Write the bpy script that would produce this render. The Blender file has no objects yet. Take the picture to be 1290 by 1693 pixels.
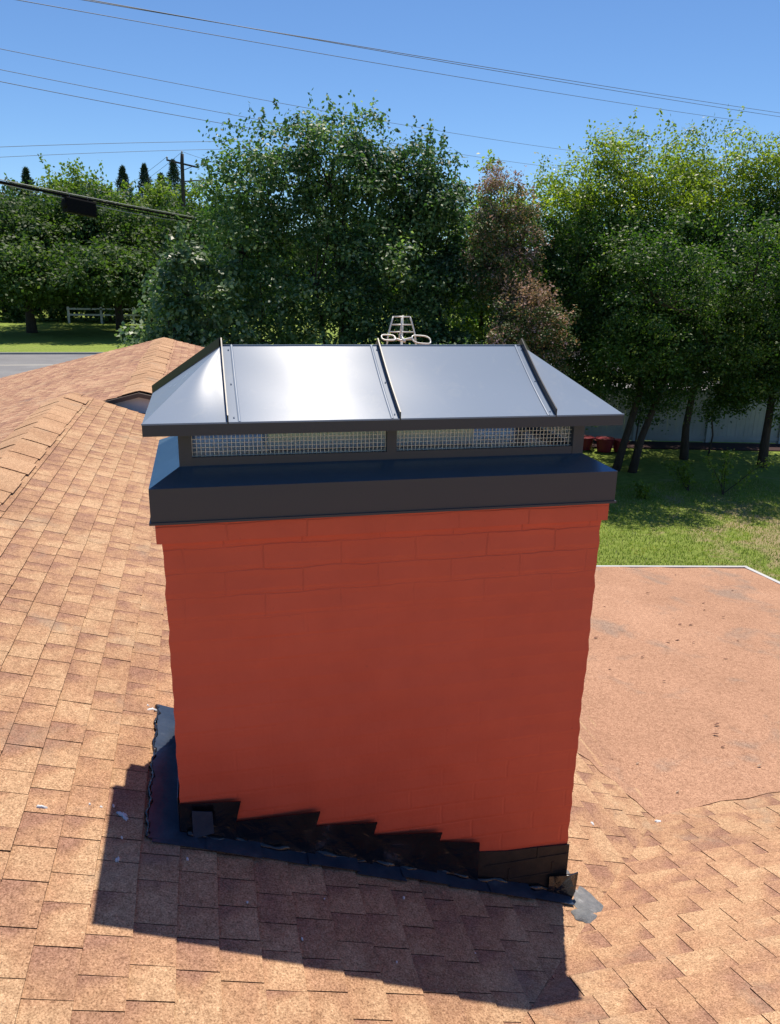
import bpy, bmesh, math, random
import numpy as np
from mathutils import Vector, Matrix
R = math.radians
rng = np.random.default_rng(7)
random.seed(7)
SC = bpy.context.scene
COL = SC.collection

# ------------------------------------------------------------------ camera
H = 5.5                                   # eye height above the lawn
PITCH, ROLL, YAW = 0.2965, 0.0218, 0.2363
fwd = Vector((math.sin(YAW)*math.cos(PITCH), math.cos(YAW)*math.cos(PITCH), -math.sin(PITCH)))
r0 = Vector((math.cos(YAW), -math.sin(YAW), 0)); u0 = r0.cross(fwd)
rr = math.cos(ROLL)*r0 + math.sin(ROLL)*u0
uu = -math.sin(ROLL)*r0 + math.cos(ROLL)*u0
cd = bpy.data.cameras.new('camera'); cam = bpy.data.objects.new('camera', cd); COL.objects.link(cam)
cam.matrix_world = Matrix(((rr.x, uu.x, -fwd.x, 0), (rr.y, uu.y, -fwd.y, 0), (rr.z, uu.z, -fwd.z, H), (0, 0, 0, 1)))
cd.sensor_fit = 'VERTICAL'; cd.sensor_height = 24; cd.sensor_width = 24
cd.lens = 24*1302.7/1693
cd.clip_start = 0.05; cd.clip_end = 5000
SC.camera = cam

# ------------------------------------------------------------------ light
SUNV = Vector((0.14, 0.314, 0.938)).normalized()
elev = math.asin(SUNV.z); azim = math.atan2(SUNV.x, SUNV.y)
w = bpy.data.worlds.new('World'); SC.world = w; w.use_nodes = True
nt = w.node_tree; bg = nt.nodes['Background']
sky = nt.nodes.new('ShaderNodeTexSky'); sky.sky_type = 'NISHITA'; sky.sun_disc = False
sky.sun_elevation = elev; sky.sun_rotation = azim
sky.air_density = 1.0; sky.dust_density = 0.0; sky.ozone_density = 4.0; sky.altitude = 1200
tint = nt.nodes.new('ShaderNodeMix'); tint.data_type = 'RGBA'; tint.blend_type = 'MULTIPLY'; tint.inputs[0].default_value = 1
tint.inputs[7].default_value = (.88, 1.08, 1.28, 1); nt.links.new(sky.outputs[0], tint.inputs[6]); nt.links.new(tint.outputs[2], bg.inputs[0]); bg.inputs[1].default_value = 0.082
sl = bpy.data.lights.new('sun', 'SUN'); sl.energy = 4.7; sl.angle = R(0.53); sl.color = (1.0, 0.90, 0.77)
so = bpy.data.objects.new('sun', sl); COL.objects.link(so)
so.rotation_euler = SUNV.to_track_quat('Z', 'Y').to_euler(); so.location = (0, 0, 60)
vs = SC.view_settings; vs.view_transform = 'Standard'; vs.look = 'None'; vs.exposure = 0.32; vs.gamma = 1
vs.use_curve_mapping = False
try:
    SC.cycles.max_bounces = 8; SC.cycles.transparent_max_bounces = 8
    SC.cycles.sample_clamp_indirect = 4; SC.cycles.sample_clamp_direct = 5
except Exception: pass

# ------------------------------------------------------------------ helpers
def tag(o, label=None, cat=None, group=None, kind=None):
    if label: o['label'] = label
    if cat: o['category'] = cat
    if group: o['group'] = group
    if kind: o['kind'] = kind
    return o
ORG = {}
def thing(name, loc, label, cat, group=None):
    o = bpy.data.objects.new(name, None); COL.objects.link(o)
    o.empty_display_size = 0.2
    o.location = loc; ORG[o.name] = Vector(loc)
    return tag(o, label, cat, group)
def link_mesh(name, me, mat, parent=None, smooth=False, loc=None):
    """mesh holds world coordinates; shifted so that it sits right under its parent / own origin"""
    o = bpy.data.objects.new(name, me); COL.objects.link(o)
    if mat: me.materials.append(mat)
    if parent is not None:
        org = ORG[parent.name]; o.parent = parent
        me.transform(Matrix.Translation(-org)); ORG[o.name] = org.copy()
    elif loc is not None:
        me.transform(Matrix.Translation(-Vector(loc))); o.location = loc; ORG[o.name] = Vector(loc)
    else: ORG[o.name] = Vector((0, 0, 0))
    if smooth:
        me.polygons.foreach_set('use_smooth', [True]*len(me.polygons))
    me.update(); return o
def np_mesh(name, V, F, rnd=None):
    """V (n,3), F (m,4) quads"""
    me = bpy.data.meshes.new(name); n, m, k = len(V), len(F), F.shape[1]
    me.vertices.add(n); me.vertices.foreach_set('co', np.asarray(V, np.float32).ravel())
    me.loops.add(m*k); me.loops.foreach_set('vertex_index', F.astype(np.int32).ravel())
    me.polygons.add(m); me.polygons.foreach_set('loop_start', np.arange(0, m*k, k, dtype=np.int32))
    me.polygons.foreach_set('loop_total', np.full(m, k, np.int32))
    if rnd is not None:
        a = me.attributes.new('rnd', 'FLOAT', 'FACE'); a.data.foreach_set('value', np.asarray(rnd, np.float32))
    me.update(calc_edges=True); me.validate(); return me
class MB:
    def __init__(s): s.v = []; s.f = []; s.r = []
    def add(s, vs, fs, r=0.0):
        b = len(s.v); s.v += [tuple(x) for x in vs]; s.f += [tuple(i+b for i in f) for f in fs]; s.r += [r]*len(fs)
    def box(s, a, b, r=0.0):
        (x0, y0, z0), (x1, y1, z1) = a, b
        s.add([(x0,y0,z0),(x1,y0,z0),(x1,y1,z0),(x0,y1,z0),(x0,y0,z1),(x1,y0,z1),(x1,y1,z1),(x0,y1,z1)],
              [(0,3,2,1),(4,5,6,7),(0,1,5,4),(1,2,6,5),(2,3,7,6),(3,0,4,7)], r)
    def prism(s, pts, ext, r=0.0):
        """polygon pts extruded along vector ext"""
        n = len(pts); e = Vector(ext); P = [Vector(p) for p in pts]
        nn = Vector((0,0,0))
        for i in range(n): nn += P[i].cross(P[(i+1) % n])
        if nn.dot(e) > 0: P = P[::-1]
        Q = [p+e for p in P]
        s.add([*P, *Q], [tuple(range(n)), tuple(range(2*n-1, n-1, -1))] + [(j, i, i+n, j+n) for i in range(n) for j in [(i+1) % n]], r)
    def tube(s, pts, rad, seg=8, cap=True, r=0.0):
        pts = [Vector(p) for p in pts]; n = len(pts)
        if not isinstance(rad, (list, tuple)): rad = [rad]*n
        t0 = (pts[1]-pts[0]).normalized(); up = Vector((0,0,1)) if abs(t0.z) < .9 else Vector((1,0,0))
        a = t0.cross(up).normalized(); vs = []; 
        for i, p in enumerate(pts):
            t = (pts[min(i+1, n-1)]-pts[max(i-1, 0)]).normalized()
            a = (a - t*a.dot(t)).normalized(); b = t.cross(a)
            for k in range(seg):
                th = 2*math.pi*k/seg; vs.append(p + (a*math.cos(th)+b*math.sin(th))*rad[i])
        fs = [(i*seg+k, i*seg+(k+1) % seg, (i+1)*seg+(k+1) % seg, (i+1)*seg+k) for i in range(n-1) for k in range(seg)]
        if cap: fs += [tuple(range(seg-1, -1, -1)), tuple(range((n-1)*seg, n*seg))]
        s.add(vs, fs, r)
    def build(s, name, mat, parent=None, smooth=False, loc=None, bevel=0.0, clip=None, rnd=False):
        me = bpy.data.meshes.new(name); me.from_pydata([tuple(v) for v in s.v], [], s.f)
        if rnd:
            a = me.attributes.new('rnd', 'FLOAT', 'CORNER'); vals = []
            for f, r in zip(s.f, s.r): vals += list(r) if isinstance(r, (tuple, list)) else [r]*len(f)
            a.data.foreach_set('value', vals)
        if clip or bevel:
            bm = bmesh.new(); bm.from_mesh(me)
            if bevel:
                bmesh.ops.bevel(bm, geom=[e for e in bm.edges if len(e.link_faces) == 2 and e.calc_face_angle(0) > .4], offset=bevel, segments=2, affect='EDGES', profile=.6)
            for co, no in (clip or []):
                bmesh.ops.bisect_plane(bm, geom=bm.verts[:]+bm.edges[:]+bm.faces[:], plane_co=co, plane_no=no, clear_outer=True)
            bm.to_mesh(me); bm.free()
        return link_mesh(name, me, mat, parent, smooth, loc)

# ------------------------------------------------------------------ materials
def mat(name, base=(.5,.5,.5), rough=.6, metal=0.0, spec=.5):
    m = bpy.data.materials.new(name); m.use_nodes = True
    b = m.node_tree.nodes['Principled BSDF']
    b.inputs['Base Color'].default_value = (*base, 1); b.inputs['Roughness'].default_value = rough
    b.inputs['Metallic'].default_value = metal; b.inputs['Specular IOR Level'].default_value = spec
    return m, m.node_tree, b
def N(nt, t, **kw):
    n = nt.nodes.new('ShaderNode'+t)
    for k, v in kw.items():
        if k in n.inputs: n.inputs[k].default_value = v
        else: setattr(n, k, v)
    return n
def ocoord(nt, scale=(1,1,1), rot=(0,0,0)):
    tc = N(nt, 'TexCoord'); mp = N(nt, 'Mapping'); mp.inputs['Scale'].default_value = scale; mp.inputs['Rotation'].default_value = rot
    nt.links.new(tc.outputs['Object'], mp.inputs[0]); return mp.outputs[0]
def noise(nt, vec, scale, detail=4, rough=.55, dist=0.0):
    n = N(nt, 'TexNoise'); n.inputs['Scale'].default_value = scale; n.inputs['Detail'].default_value = detail
    n.inputs['Roughness'].default_value = rough; n.inputs['Distortion'].default_value = dist
    nt.links.new(vec, n.inputs['Vector']); return n.outputs['Fac']
def ramp(nt, fac, stops, interp='LINEAR'):
    r = N(nt, 'ValToRGB'); e = r.color_ramp.elements; r.color_ramp.interpolation = interp
    while len(e) < len(stops): e.new(.5)
    for el, (p, c) in zip(e, stops): el.position = p; el.color = (*c, 1) if len(c) == 3 else c
    nt.links.new(fac, r.inputs[0]); return r.outputs[0]
def mix(nt, fac, a, b, mode='MIX'):
    m = N(nt, 'Mix'); m.data_type = 'RGBA'; m.blend_type = mode
    if isinstance(fac, float): m.inputs[0].default_value = fac
    else: nt.links.new(fac, m.inputs[0])
    for s, x in ((6, a), (7, b)):
        if isinstance(x, tuple): m.inputs[s].default_value = (*x, 1)
        else: nt.links.new(x, m.inputs[s])
    return m.outputs[2]
def bump(nt, b, h, strength, dist):
    n = N(nt, 'Bump'); n.inputs['Strength'].default_value = strength; n.inputs['Distance'].default_value = dist
    nt.links.new(h, n.inputs['Height']); nt.links.new(n.outputs[0], b.inputs['Normal'])

def shingle_mat(name, light, mid, dark, vec_scale, use_rnd=True):
    m, nt, b = mat(name, rough=.93, spec=.25)
    v = ocoord(nt)
    if use_rnd:
        at = N(nt, 'Attribute'); at.attribute_name = 'rnd'
        # tone inside a tab: blend noise, stretched, plus the tab's own number
        vs_ = ocoord(nt, vec_scale); n1 = noise(nt, vs_, 1.0, 2, .5)
        ad = N(nt, 'Math', operation='MULTIPLY_ADD'); nt.links.new(at.outputs['Fac'], ad.inputs[0]); ad.inputs[1].default_value = .36; 
        nt.links.new(n1, ad.inputs[2])
        hf = N(nt, 'Math', operation='MULTIPLY'); nt.links.new(ad.outputs[0], hf.inputs[0]); hf.inputs[1].default_value = .6
        base = ramp(nt, hf.outputs[0], [(.29, light), (.41, mid), (.60, dark), (.92, dark), (1.0, (.15,.085,.065))])
    else:
        n1 = noise(nt, v, 1.6, 6, .6); base = ramp(nt, n1, [(.35, light), (.55, mid), (.75, dark)])
    g = noise(nt, v, 210, 3, .75)                               # mineral granules
    gc = ramp(nt, g, [(.30, (.30,.24,.21)), (.47, (.86,.80,.74)), (.60, (1.12,1.10,1.05)), (.72, (1.55,1.6,1.6))])
    c = mix(nt, 1.0, base, gc, 'MULTIPLY')
    g3 = noise(nt, v, 55, 3, .7); c = mix(nt, 1.0, c, ramp(nt, g3, [(.3, (.78,.76,.74)), (.6, (1.1,1.1,1.1))]), 'MULTIPLY')
    big = noise(nt, v, .9, 5, .6)
    c = mix(nt, 1.0, c, ramp(nt, big, [(.3, (.84,.82,.80)), (.62, (1.06,1.05,1.04))]), 'MULTIPLY')
    st = noise(nt, v, 3.1, 6, .65, .6)                          # weathered grey lichen blotches
    c = mix(nt, ramp(nt, st, [(.57, (0,0,0)), (.74, (.5,.5,.5))]), c, (.30,.25,.19))
    nt.links.new(c, b.inputs['Base Color']); bump(nt, b, g, .55, .0025)
    return m
LT, MD, DK = (.54,.37,.235), (.47,.295,.185), (.34,.20,.145)
M_shA = shingle_mat('shingle_right_fall', LT, MD, DK, (9, 5, 9))
M_shE = shingle_mat('shingle_left_fall', (.54,.365,.245), (.46,.28,.19), (.30,.17,.13), (6, 3, 6))
M_shC = shingle_mat('shingle_back_fall', LT, MD, DK, (5, 8, 8))
M_capsh = shingle_mat('ridge_shingle', (.54,.36,.23), (.50,.32,.20), (.45,.28,.18), (4, 4, 4))
m_, nt_, b_ = mat('roll_roofing', rough=.95, spec=.2)
v_ = ocoord(nt_); n1 = noise(nt_, v_, 1.3, 6, .62); base = ramp(nt_, n1, [(.3, (.40,.235,.155)), (.5, (.455,.27,.18)), (.7, (.51,.31,.21))])
stn = noise(nt_, v_, 2.4, 5, .6, .4); base = mix(nt_, ramp(nt_, stn, [(.54, (0,0,0)), (.68, (.62,.62,.62))]), base, (.27,.22,.185))
g = noise(nt_, v_, 150, 3, .8); base = mix(nt_, 1.0, base, ramp(nt_, g, [(.30, (.35,.28,.25)), (.48, (.88,.84,.80)), (.60, (1.1,1.1,1.06)), (.72, (1.5,1.55,1.55))]), 'MULTIPLY')
g4 = noise(nt_, v_, 40, 3, .7); base = mix(nt_, 1.0, base, ramp(nt_, g4, [(.3, (.8,.78,.76)), (.6, (1.08,1.08,1.08))]), 'MULTIPLY')
nt_.links.new(base, b_.inputs['Base Color']); bump(nt_, b_, n1, .6, .02); M_roll = m_
M_felt, _, _ = mat('roof_underlay', (.035,.022,.018), .95)

# painted metal of the cap
def metal_paint(name, base, rough, wav=.35, rv=.06):
    m, nt, b = mat(name, base, rough, .0, .5)
    v = ocoord(nt); n = noise(nt, v, 3.5, 2, .4); 
    rn = noise(nt, v, 14, 4, .6)
    mr = N(nt, 'MapRange'); mr.inputs['To Min'].default_value = rough-rv; mr.inputs['To Max'].default_value = rough+rv
    nt.links.new(rn, mr.inputs[0]); nt.links.new(mr.outputs[0], b.inputs['Roughness'])
    bump(nt, b, n, wav, .006)
    b.inputs['Coat Weight'].default_value = .0
    return m, nt, b
M_bronze, _, _ = metal_paint('dark_bronze_paint', (.038,.040,.056), .45)
M_caproof, _, bb = metal_paint('cap_panel_sky_sheen', (.235,.29,.38), .27, .05, .012)  # pale blue sky sheen of the dark bronze panels, put into the base colour
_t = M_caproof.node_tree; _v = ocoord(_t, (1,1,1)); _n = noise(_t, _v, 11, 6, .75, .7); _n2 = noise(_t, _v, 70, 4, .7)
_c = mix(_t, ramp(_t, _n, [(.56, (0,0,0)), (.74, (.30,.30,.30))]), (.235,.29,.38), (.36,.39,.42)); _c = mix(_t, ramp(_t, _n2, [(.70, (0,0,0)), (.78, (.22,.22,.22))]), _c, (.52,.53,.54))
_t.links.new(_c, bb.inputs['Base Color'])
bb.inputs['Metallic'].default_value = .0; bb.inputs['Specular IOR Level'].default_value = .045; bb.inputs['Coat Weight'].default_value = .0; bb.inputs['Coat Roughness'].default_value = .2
M_cover, _, bb = metal_paint('chase_cover_paint', (.15,.23,.31), .24, .2)
bb.inputs['Metallic'].default_value = .75
M_seam, _, _ = metal_paint('seam_paint', (.022,.022,.028), .38, .1)
M_mesh, _, _ = mat('galvanised_wire', (.66,.63,.58), .5, .3)
M_galv, _, _ = mat('galvanised_sheet', (.88,.82,.74), .38, .5)
M_rivet, _, _ = mat('rivet', (.45,.50,.57), .5, 0)

# painted brick
m_, nt_, b_ = mat('painted_brick', (.40,.075,.035), .62, 0, .4)
tc = N(nt_, 'TexCoord'); sx = N(nt_, 'SeparateXYZ'); cb = N(nt_, 'CombineXYZ')
nt_.links.new(tc.outputs['Object'], sx.inputs[0])
adx = N(nt_, 'Math', operation='ADD'); nt_.links.new(sx.outputs[0], adx.inputs[0]); nt_.links.new(sx.outputs[1], adx.inputs[1])
nt_.links.new(adx.outputs[0], cb.inputs[0]); nt_.links.new(sx.outputs[2], cb.inputs[1])
dn = noise(nt_, tc.outputs['Object'], 12, 3, .6)
br = N(nt_, 'TexBrick'); br.inputs['Scale'].default_value = 1; br.inputs['Brick Width'].default_value = .203; br.inputs['Row Height'].default_value = .0675
br.inputs['Mortar Size'].default_value = .006; br.inputs['Mortar Smooth'].default_value = .85; br.inputs['Bias'].default_value = 0
br.inputs['Color1'].default_value = (1,1,1,1); br.inputs['Color2'].default_value = (.9,.9,.9,1); br.inputs['Mortar'].default_value = (0,0,0,1)
nt_.links.new(cb.outputs[0], br.inputs['Vector'])
fine = noise(nt_, tc.outputs['Object'], 90, 5, .7); lump = noise(nt_, tc.outputs['Object'], 7, 4, .6)
patch = noise(nt_, tc.outputs['Object'], 2.2, 3, .5)
h1 = mix(nt_, ramp(nt_, patch, [(.38, (.03,.03,.03)), (.70, (.28,.28,.28))]), lump, br.outputs['Color'])
zr_ = N(nt_, 'MapRange'); zr_.inputs['From Min'].default_value = .80; zr_.inputs['From Max'].default_value = 1.08; nt_.links.new(sx.outputs[2], zr_.inputs[0])
zn = N(nt_, 'Math', operation='MULTIPLY'); nt_.links.new(zr_.outputs[0], zn.inputs[0]); nt_.links.new(ramp(nt_, patch, [(.36, (.08,.08,.08)), (.62, (.62,.62,.62))]), zn.inputs[1])
wb = N(nt_, 'TexBrick'); wb.inputs['Scale'].default_value = 1; wb.inputs['Brick Width'].default_value = .203; wb.inputs['Row Height'].default_value = .0675; wb.inputs['Mortar Size'].default_value = .0032; wb.inputs['Mortar Smooth'].default_value = .8
wb.inputs['Color1'].default_value = (1,1,1,1); wb.inputs['Color2'].default_value = (.9,.9,.9,1); wb.inputs['Mortar'].default_value = (0,0,0,1)
wv = N(nt_, 'VectorMath', operation='MULTIPLY_ADD'); dcol = N(nt_, 'TexNoise'); dcol.inputs['Scale'].default_value = 9; nt_.links.new(tc.outputs['Object'], dcol.inputs['Vector']); nt_.links.new(dcol.outputs['Color'], wv.inputs[0]); wv.inputs[1].default_value = (.016,.016,.0); nt_.links.new(cb.outputs[0], wv.inputs[2]); nt_.links.new(wv.outputs[0], wb.inputs['Vector'])
h1 = mix(nt_, zn.outputs[0], h1, wb.outputs['Color'])
h2 = mix(nt_, .14, h1, fine)
bump(nt_, b_, h2, .60, .008)
col = ramp(nt_, lump, [(.3, (.60,.098,.050)), (.7, (.66,.112,.056))])
col = mix(nt_, 1.0, col, ramp(nt_, patch, [(.3, (.94,.92,.92)), (.7, (1.04,1.04,1.04))]), 'MULTIPLY')
inv = N(nt_, 'Math', operation='MULTIPLY'); iv_ = N(nt_, 'Invert'); nt_.links.new(wb.outputs['Color'], iv_.inputs['Color']); nt_.links.new(iv_.outputs[0], inv.inputs[0]); nt_.links.new(zn.outputs[0], inv.inputs[1])
col = mix(nt_, inv.outputs[0], col, (.46,.072,.042))
spk = noise(nt_, tc.outputs['Object'], 34, 3, .6); col = mix(nt_, ramp(nt_, spk, [(.70, (0,0,0)), (.76, (.5,.5,.5))]), col, (.42,.07,.045))
nt_.links.new(col, b_.inputs['Base Color']); M_brick = m_
# black tarred brick / flashing
m_, nt_, b_ = mat('tar_black', (.012,.010,.010), .20, 0, .8); v_ = ocoord(nt_)
n = noise(nt_, v_, 13, 5, .55, .5); nt_.links.new(ramp(nt_, n, [(.3, (.003,.004,.006)), (.55, (.007,.007,.010)), (.66, (.02,.018,.02)), (.80, (.08,.08,.10))]), b_.inputs['Base Color'])
bump(nt_, b_, n, .8, .014); M_tar = m_
m_, nt_, b_ = mat('tarred_brick', (.03,.02,.015), .7); v_ = ocoord(nt_)
n = noise(nt_, v_, 16, 6, .7); nt_.links.new(ramp(nt_, n, [(.3, (.010,.009,.009)), (.6, (.030,.023,.018)), (.8, (.07,.055,.045))]), b_.inputs['Base Color'])
bump(nt_, b_, n, .7, .006); M_tarbrick = m_
m_, nt_, b_ = mat('flashing_metal', (.06,.075,.10), .30, .35, .6); v_ = ocoord(nt_)
n = noise(nt_, v_, 9, 6, .7); nt_.links.new(ramp(nt_, n, [(.35, (.032,.048,.080)), (.6, (.065,.085,.12)), (.78, (.20,.22,.24))]), b_.inputs['Base Color'])
bump(nt_, b_, n, .5, .006); M_flash = m_
m_, nt_, b_ = mat('grey_sealant', (.16,.17,.18), .7); v_ = ocoord(nt_)
n = noise(nt_, v_, 26, 6, .75); nt_.links.new(ramp(nt_, n, [(.35, (.12,.13,.14)), (.6, (.20,.205,.21)), (.78, (.42,.43,.44))]), b_.inputs['Base Color'])
bump(nt_, b_, n, .8, .01); M_seal = m_
M_splat, _, _ = mat('white_drip', (.62,.64,.66), .7)
M_white, nt_, b_ = mat('white_trim', (.52,.52,.51), .6)
m_, nt_, b_ = mat('grey_siding', (.42,.42,.41), .7); v_ = ocoord(nt_); n = noise(nt_, v_, 4, 5, .6)
nt_.links.new(ramp(nt_, n, [(.3, (.66,.66,.66)), (.7, (.80,.79,.78))]), b_.inputs['Base Color']); M_siding = m_
m_, nt_, b_ = mat('house_brick', (.30,.14,.09), .85); tcx = N(nt_, 'TexCoord')
sx = N(nt_, 'SeparateXYZ'); cb = N(nt_, 'CombineXYZ'); adx = N(nt_, 'Math', operation='ADD'); nt_.links.new(tcx.outputs['Object'], sx.inputs[0])
nt_.links.new(sx.outputs[0], adx.inputs[0]); nt_.links.new(sx.outputs[1], adx.inputs[1]); nt_.links.new(adx.outputs[0], cb.inputs[0]); nt_.links.new(sx.outputs[2], cb.inputs[1])
br = N(nt_, 'TexBrick'); br.inputs['Scale'].default_value = 1; br.inputs['Brick Width'].default_value = .21; br.inputs['Row Height'].default_value = .075; br.inputs['Mortar Size'].default_value = .008
br.inputs['Color1'].default_value = (.30,.12,.08,1); br.inputs['Color2'].default_value = (.22,.09,.06,1); br.inputs['Mortar'].default_value = (.4,.37,.33,1)
nt_.links.new(cb.outputs[0], br.inputs['Vector']); nt_.links.new(br.outputs['Color'], b_.inputs['Base Color']); M_hbrick = m_

# ------------------------------------------------------------------ ground, road
PA = 0.3609; ZA = H-1.5706                       # right-falling slope: z = ZA - PA*x
ZC = H-1.3178                                    # back-falling slope:  z = ZC - PA*y
zA = lambda x: ZA-PA*x
zC = lambda y: ZC-PA*y
ZE0 = zA(-1.2)
zE = lambda x: ZE0+PA*(x+1.2)
zD = lambda x, y: H-2.21-.07*(x-1.75)-.05*(y-2.55)

m_, nt_, b_ = mat('lawn', (.08,.12,.03), .95, 0, .2); v_ = ocoord(nt_)
n1 = noise(nt_, v_, .22, 6, .6); n2 = noise(nt_, v_, 5, 7, .75); n3 = noise(nt_, v_, 60, 4, .8)
gc = ramp(nt_, n2, [(.3, (.15,.215,.038)), (.5, (.23,.31,.06)), (.7, (.33,.40,.10))])
dry = noise(nt_, v_, 1.1, 7, .75, .8)
# a worn, dry corner of the yard: centred beside the low roof
sep = N(nt_, 'SeparateXYZ'); nt_.links.new(v_, sep.inputs[0])
mrx = N(nt_, 'MapRange'); mrx.inputs['From Min'].default_value = 9.3; mrx.inputs['From Max'].default_value = 12.0; nt_.links.new(sep.outputs[0], mrx.inputs[0])
mry = N(nt_, 'MapRange'); mry.inputs['From Min'].default_value = 20; mry.inputs['From Max'].default_value = 14; nt_.links.new(sep.outputs[1], mry.inputs[0])
mm = N(nt_, 'Math', operation='MULTIPLY'); nt_.links.new(mrx.outputs[0], mm.inputs[0]); nt_.links.new(mry.outputs[0], mm.inputs[1])
ad = N(nt_, 'Math', operation='MULTIPLY_ADD'); nt_.links.new(mm.outputs[0], ad.inputs[0]); ad.inputs[1].default_value = .24; nt_.links.new(dry, ad.inputs[2])
c = mix(nt_, ramp(nt_, ad.outputs[0], [(.60, (0,0,0)), (.74, (.9,.9,.9))]), gc, (.42,.33,.20))
c = mix(nt_, 1.0, c, ramp(nt_, n3, [(.3, (.6,.6,.6)), (.65, (1.25,1.25,1.2))]), 'MULTIPLY')
nt_.links.new(c, b_.inputs['Base Color']); bump(nt_, b_, n3, .9, .04); M_lawn = m_
mb = MB()
gx = [-3000,-600,-150,-60,-30,-10,0,10,20,40,80,200,600,3000]; gy = [-1500,-200,-40,-10,0,10,20,30,43.2,43.201,56,56.001,70,90,120,200,600,3000]
nx, ny = len(gx), len(gy)
mb.add([(x, y, 0) for y in gy for x in gx], [(j*nx+i, j*nx+i+1, (j+1)*nx+i+1, (j+1)*nx+i) for j in range(ny-1) for i in range(nx-1)])
tag(mb.build('ground', M_lawn), kind='structure')
m_, nt_, b_ = mat('asphalt', (.10,.10,.105), .85); v_ = ocoord(nt_); n = noise(nt_, v_, .5, 6, .6); n2 = noise(nt_, v_, 30, 3, .8)
c = ramp(nt_, n, [(.3, (.17,.17,.175)), (.7, (.235,.235,.235))]); c = mix(nt_, 1.0, c, ramp(nt_, n2, [(.3, (.8,.8,.8)), (.7, (1.15,1.15,1.15))]), 'MULTIPLY')
nt_.links.new(c, b_.inputs['Base Color']); M_asph = m_
mb = MB(); mb.add([(-400,43.5,.004),(400,40.5,.004),(400,52.8,.004),(-400,55.8,.004)], [(0,1,2,3)]); tag(mb.build('road', M_asph), kind='structure')
m_, nt_, b_ = mat('concrete', (.5,.48,.44), .85); v_ = ocoord(nt_); n = noise(nt_, v_, 2, 6, .7)
nt_.links.new(ramp(nt_, n, [(.3, (.30,.29,.27)), (.7, (.40,.385,.36))]), b_.inputs['Base Color']); M_conc = m_
mb = MB()
for a, b in ((55.8, 56.0), (43.3, 43.5)):
    mb.prism([(-400,a,.0),(400,a-3,.0),(400,b-3,.0),(-400,b,.0)], (0,0,.12))
tag(mb.build('kerb', M_conc), kind='structure')
M_line, _, _ = mat('road_paint', (.62,.58,.46), .7)
mb = MB(); mb.add([(-400,49.85,.008),(400,46.85,.008),(400,47.0,.008),(-400,50.0,.008)], [(0,1,2,3)]); tag(mb.build('road_marking', M_line), kind='structure')
mb = MB(); mb.prism([(13,33.2,.002),(60,31,.002),(60,38,.002),(13,39,.002)], (0,0,.02)); tag(mb.build('driveway', M_conc), kind='structure')

# ------------------------------------------------------------------ house
house = thing('house', (-1.2, 3, 0), 'low house under a tan and brown asphalt shingle roof with crossing ridges', 'house')

def shingle_field(name, O, S, T, s0, s1, t0, t1, m, parent, e=.104, clip=None, wmin=.085, wmax=.145, seed=1, lift=.0085):
    """courses of laminated tabs. O origin on slope, S unit downslope, T unit along the course"""
    rg = random.Random(seed); O, S, T = Vector(O), Vector(S).normalized(), Vector(T).normalized(); Nn = T.cross(S) if T.cross(S).z > 0 else S.cross(T)
    mb = MB(); k = 0; s = s0
    while s < s1:
        t = t0 - rg.random()*.3; ee = e
        while t < t1:
            wd = rg.uniform(wmin, wmax)*(1.5 if rg.random() < .05 else 1)
            h1 = lift + rg.uniform(-.001, .0015); h0 = .0022+rg.uniform(0, .0006)
            gap = rg.uniform(.0018, .0036); j = rg.uniform(-.0015, .0015)
            P = lambda ss, tt, hh: O+S*ss+T*tt+Nn*hh
            a, b = t+gap*.5, t+wd-gap*.5
            sk = rg.uniform(-.0008, .0008)
            vs = [P(s, a, h0), P(s, b, h0), P(s+ee+j, b, h1+sk), P(s+ee+j, a, h1-sk), P(s, a, -.002), P(s, b, -.002), P(s+ee+j, b, -.002), P(s+ee+j, a, -.002)]
            r = rg.random()
            # blend-off corner on the upslope, far side of each tab: a darker drop of granules
            r *= .75; dkn = r+rg.choice([.3, .8, 1.2, 1.6]); md_ = r+rg.uniform(0, .12); q = lambda i, j: P(s+(ee+j_)*i/2, a+(b-a)*([0, sp_, 1][j]), h0+(h1-h0)*i/2)
            j_ = j; sp_ = rg.uniform(.42, .68); G_ = [[q(i, jj) for jj in range(3)] for i in range(3)]; vq = [G_[i][jj] for i in range(3) for jj in range(3)]
            mx_ = dkn*.75+r*.25; val = [[md_, (r+mx_)*.5, dkn], [r, r, mx_], [r, r-.05, r+.05]]
            for i in range(2):
                for jj in range(2): mb.add([G_[i][jj], G_[i][jj+1], G_[i+1][jj+1], G_[i+1][jj]], [(0,1,2,3)], (val[i][jj], val[i][jj+1], val[i+1][jj+1], val[i+1][jj]))
            r = 4.0; mb.add([vs[3], vs[2], vs[6], vs[7]], [(0,1,2,3)], 4.0)
            mb.add([vs[0], vs[3], vs[7], vs[4]], [(0,1,2,3)], 4.0); mb.add([vs[1], vs[5], vs[6], vs[2]], [(0,1,2,3)], 4.0)
            t += wd
        s += e; k += 1
    o = mb.build(name, m, parent, clip=clip, rnd=True)
    # top faces must point away from the roof
    me = o.data; bm = bmesh.new(); bm.from_mesh(me)
    for f in bm.faces:
        if f.normal.dot(Nn) < -.3: f.normal_flip()
    bm.to_mesh(me); bm.free(); return o

cs = 1/math.sqrt(1+PA*PA)
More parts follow.
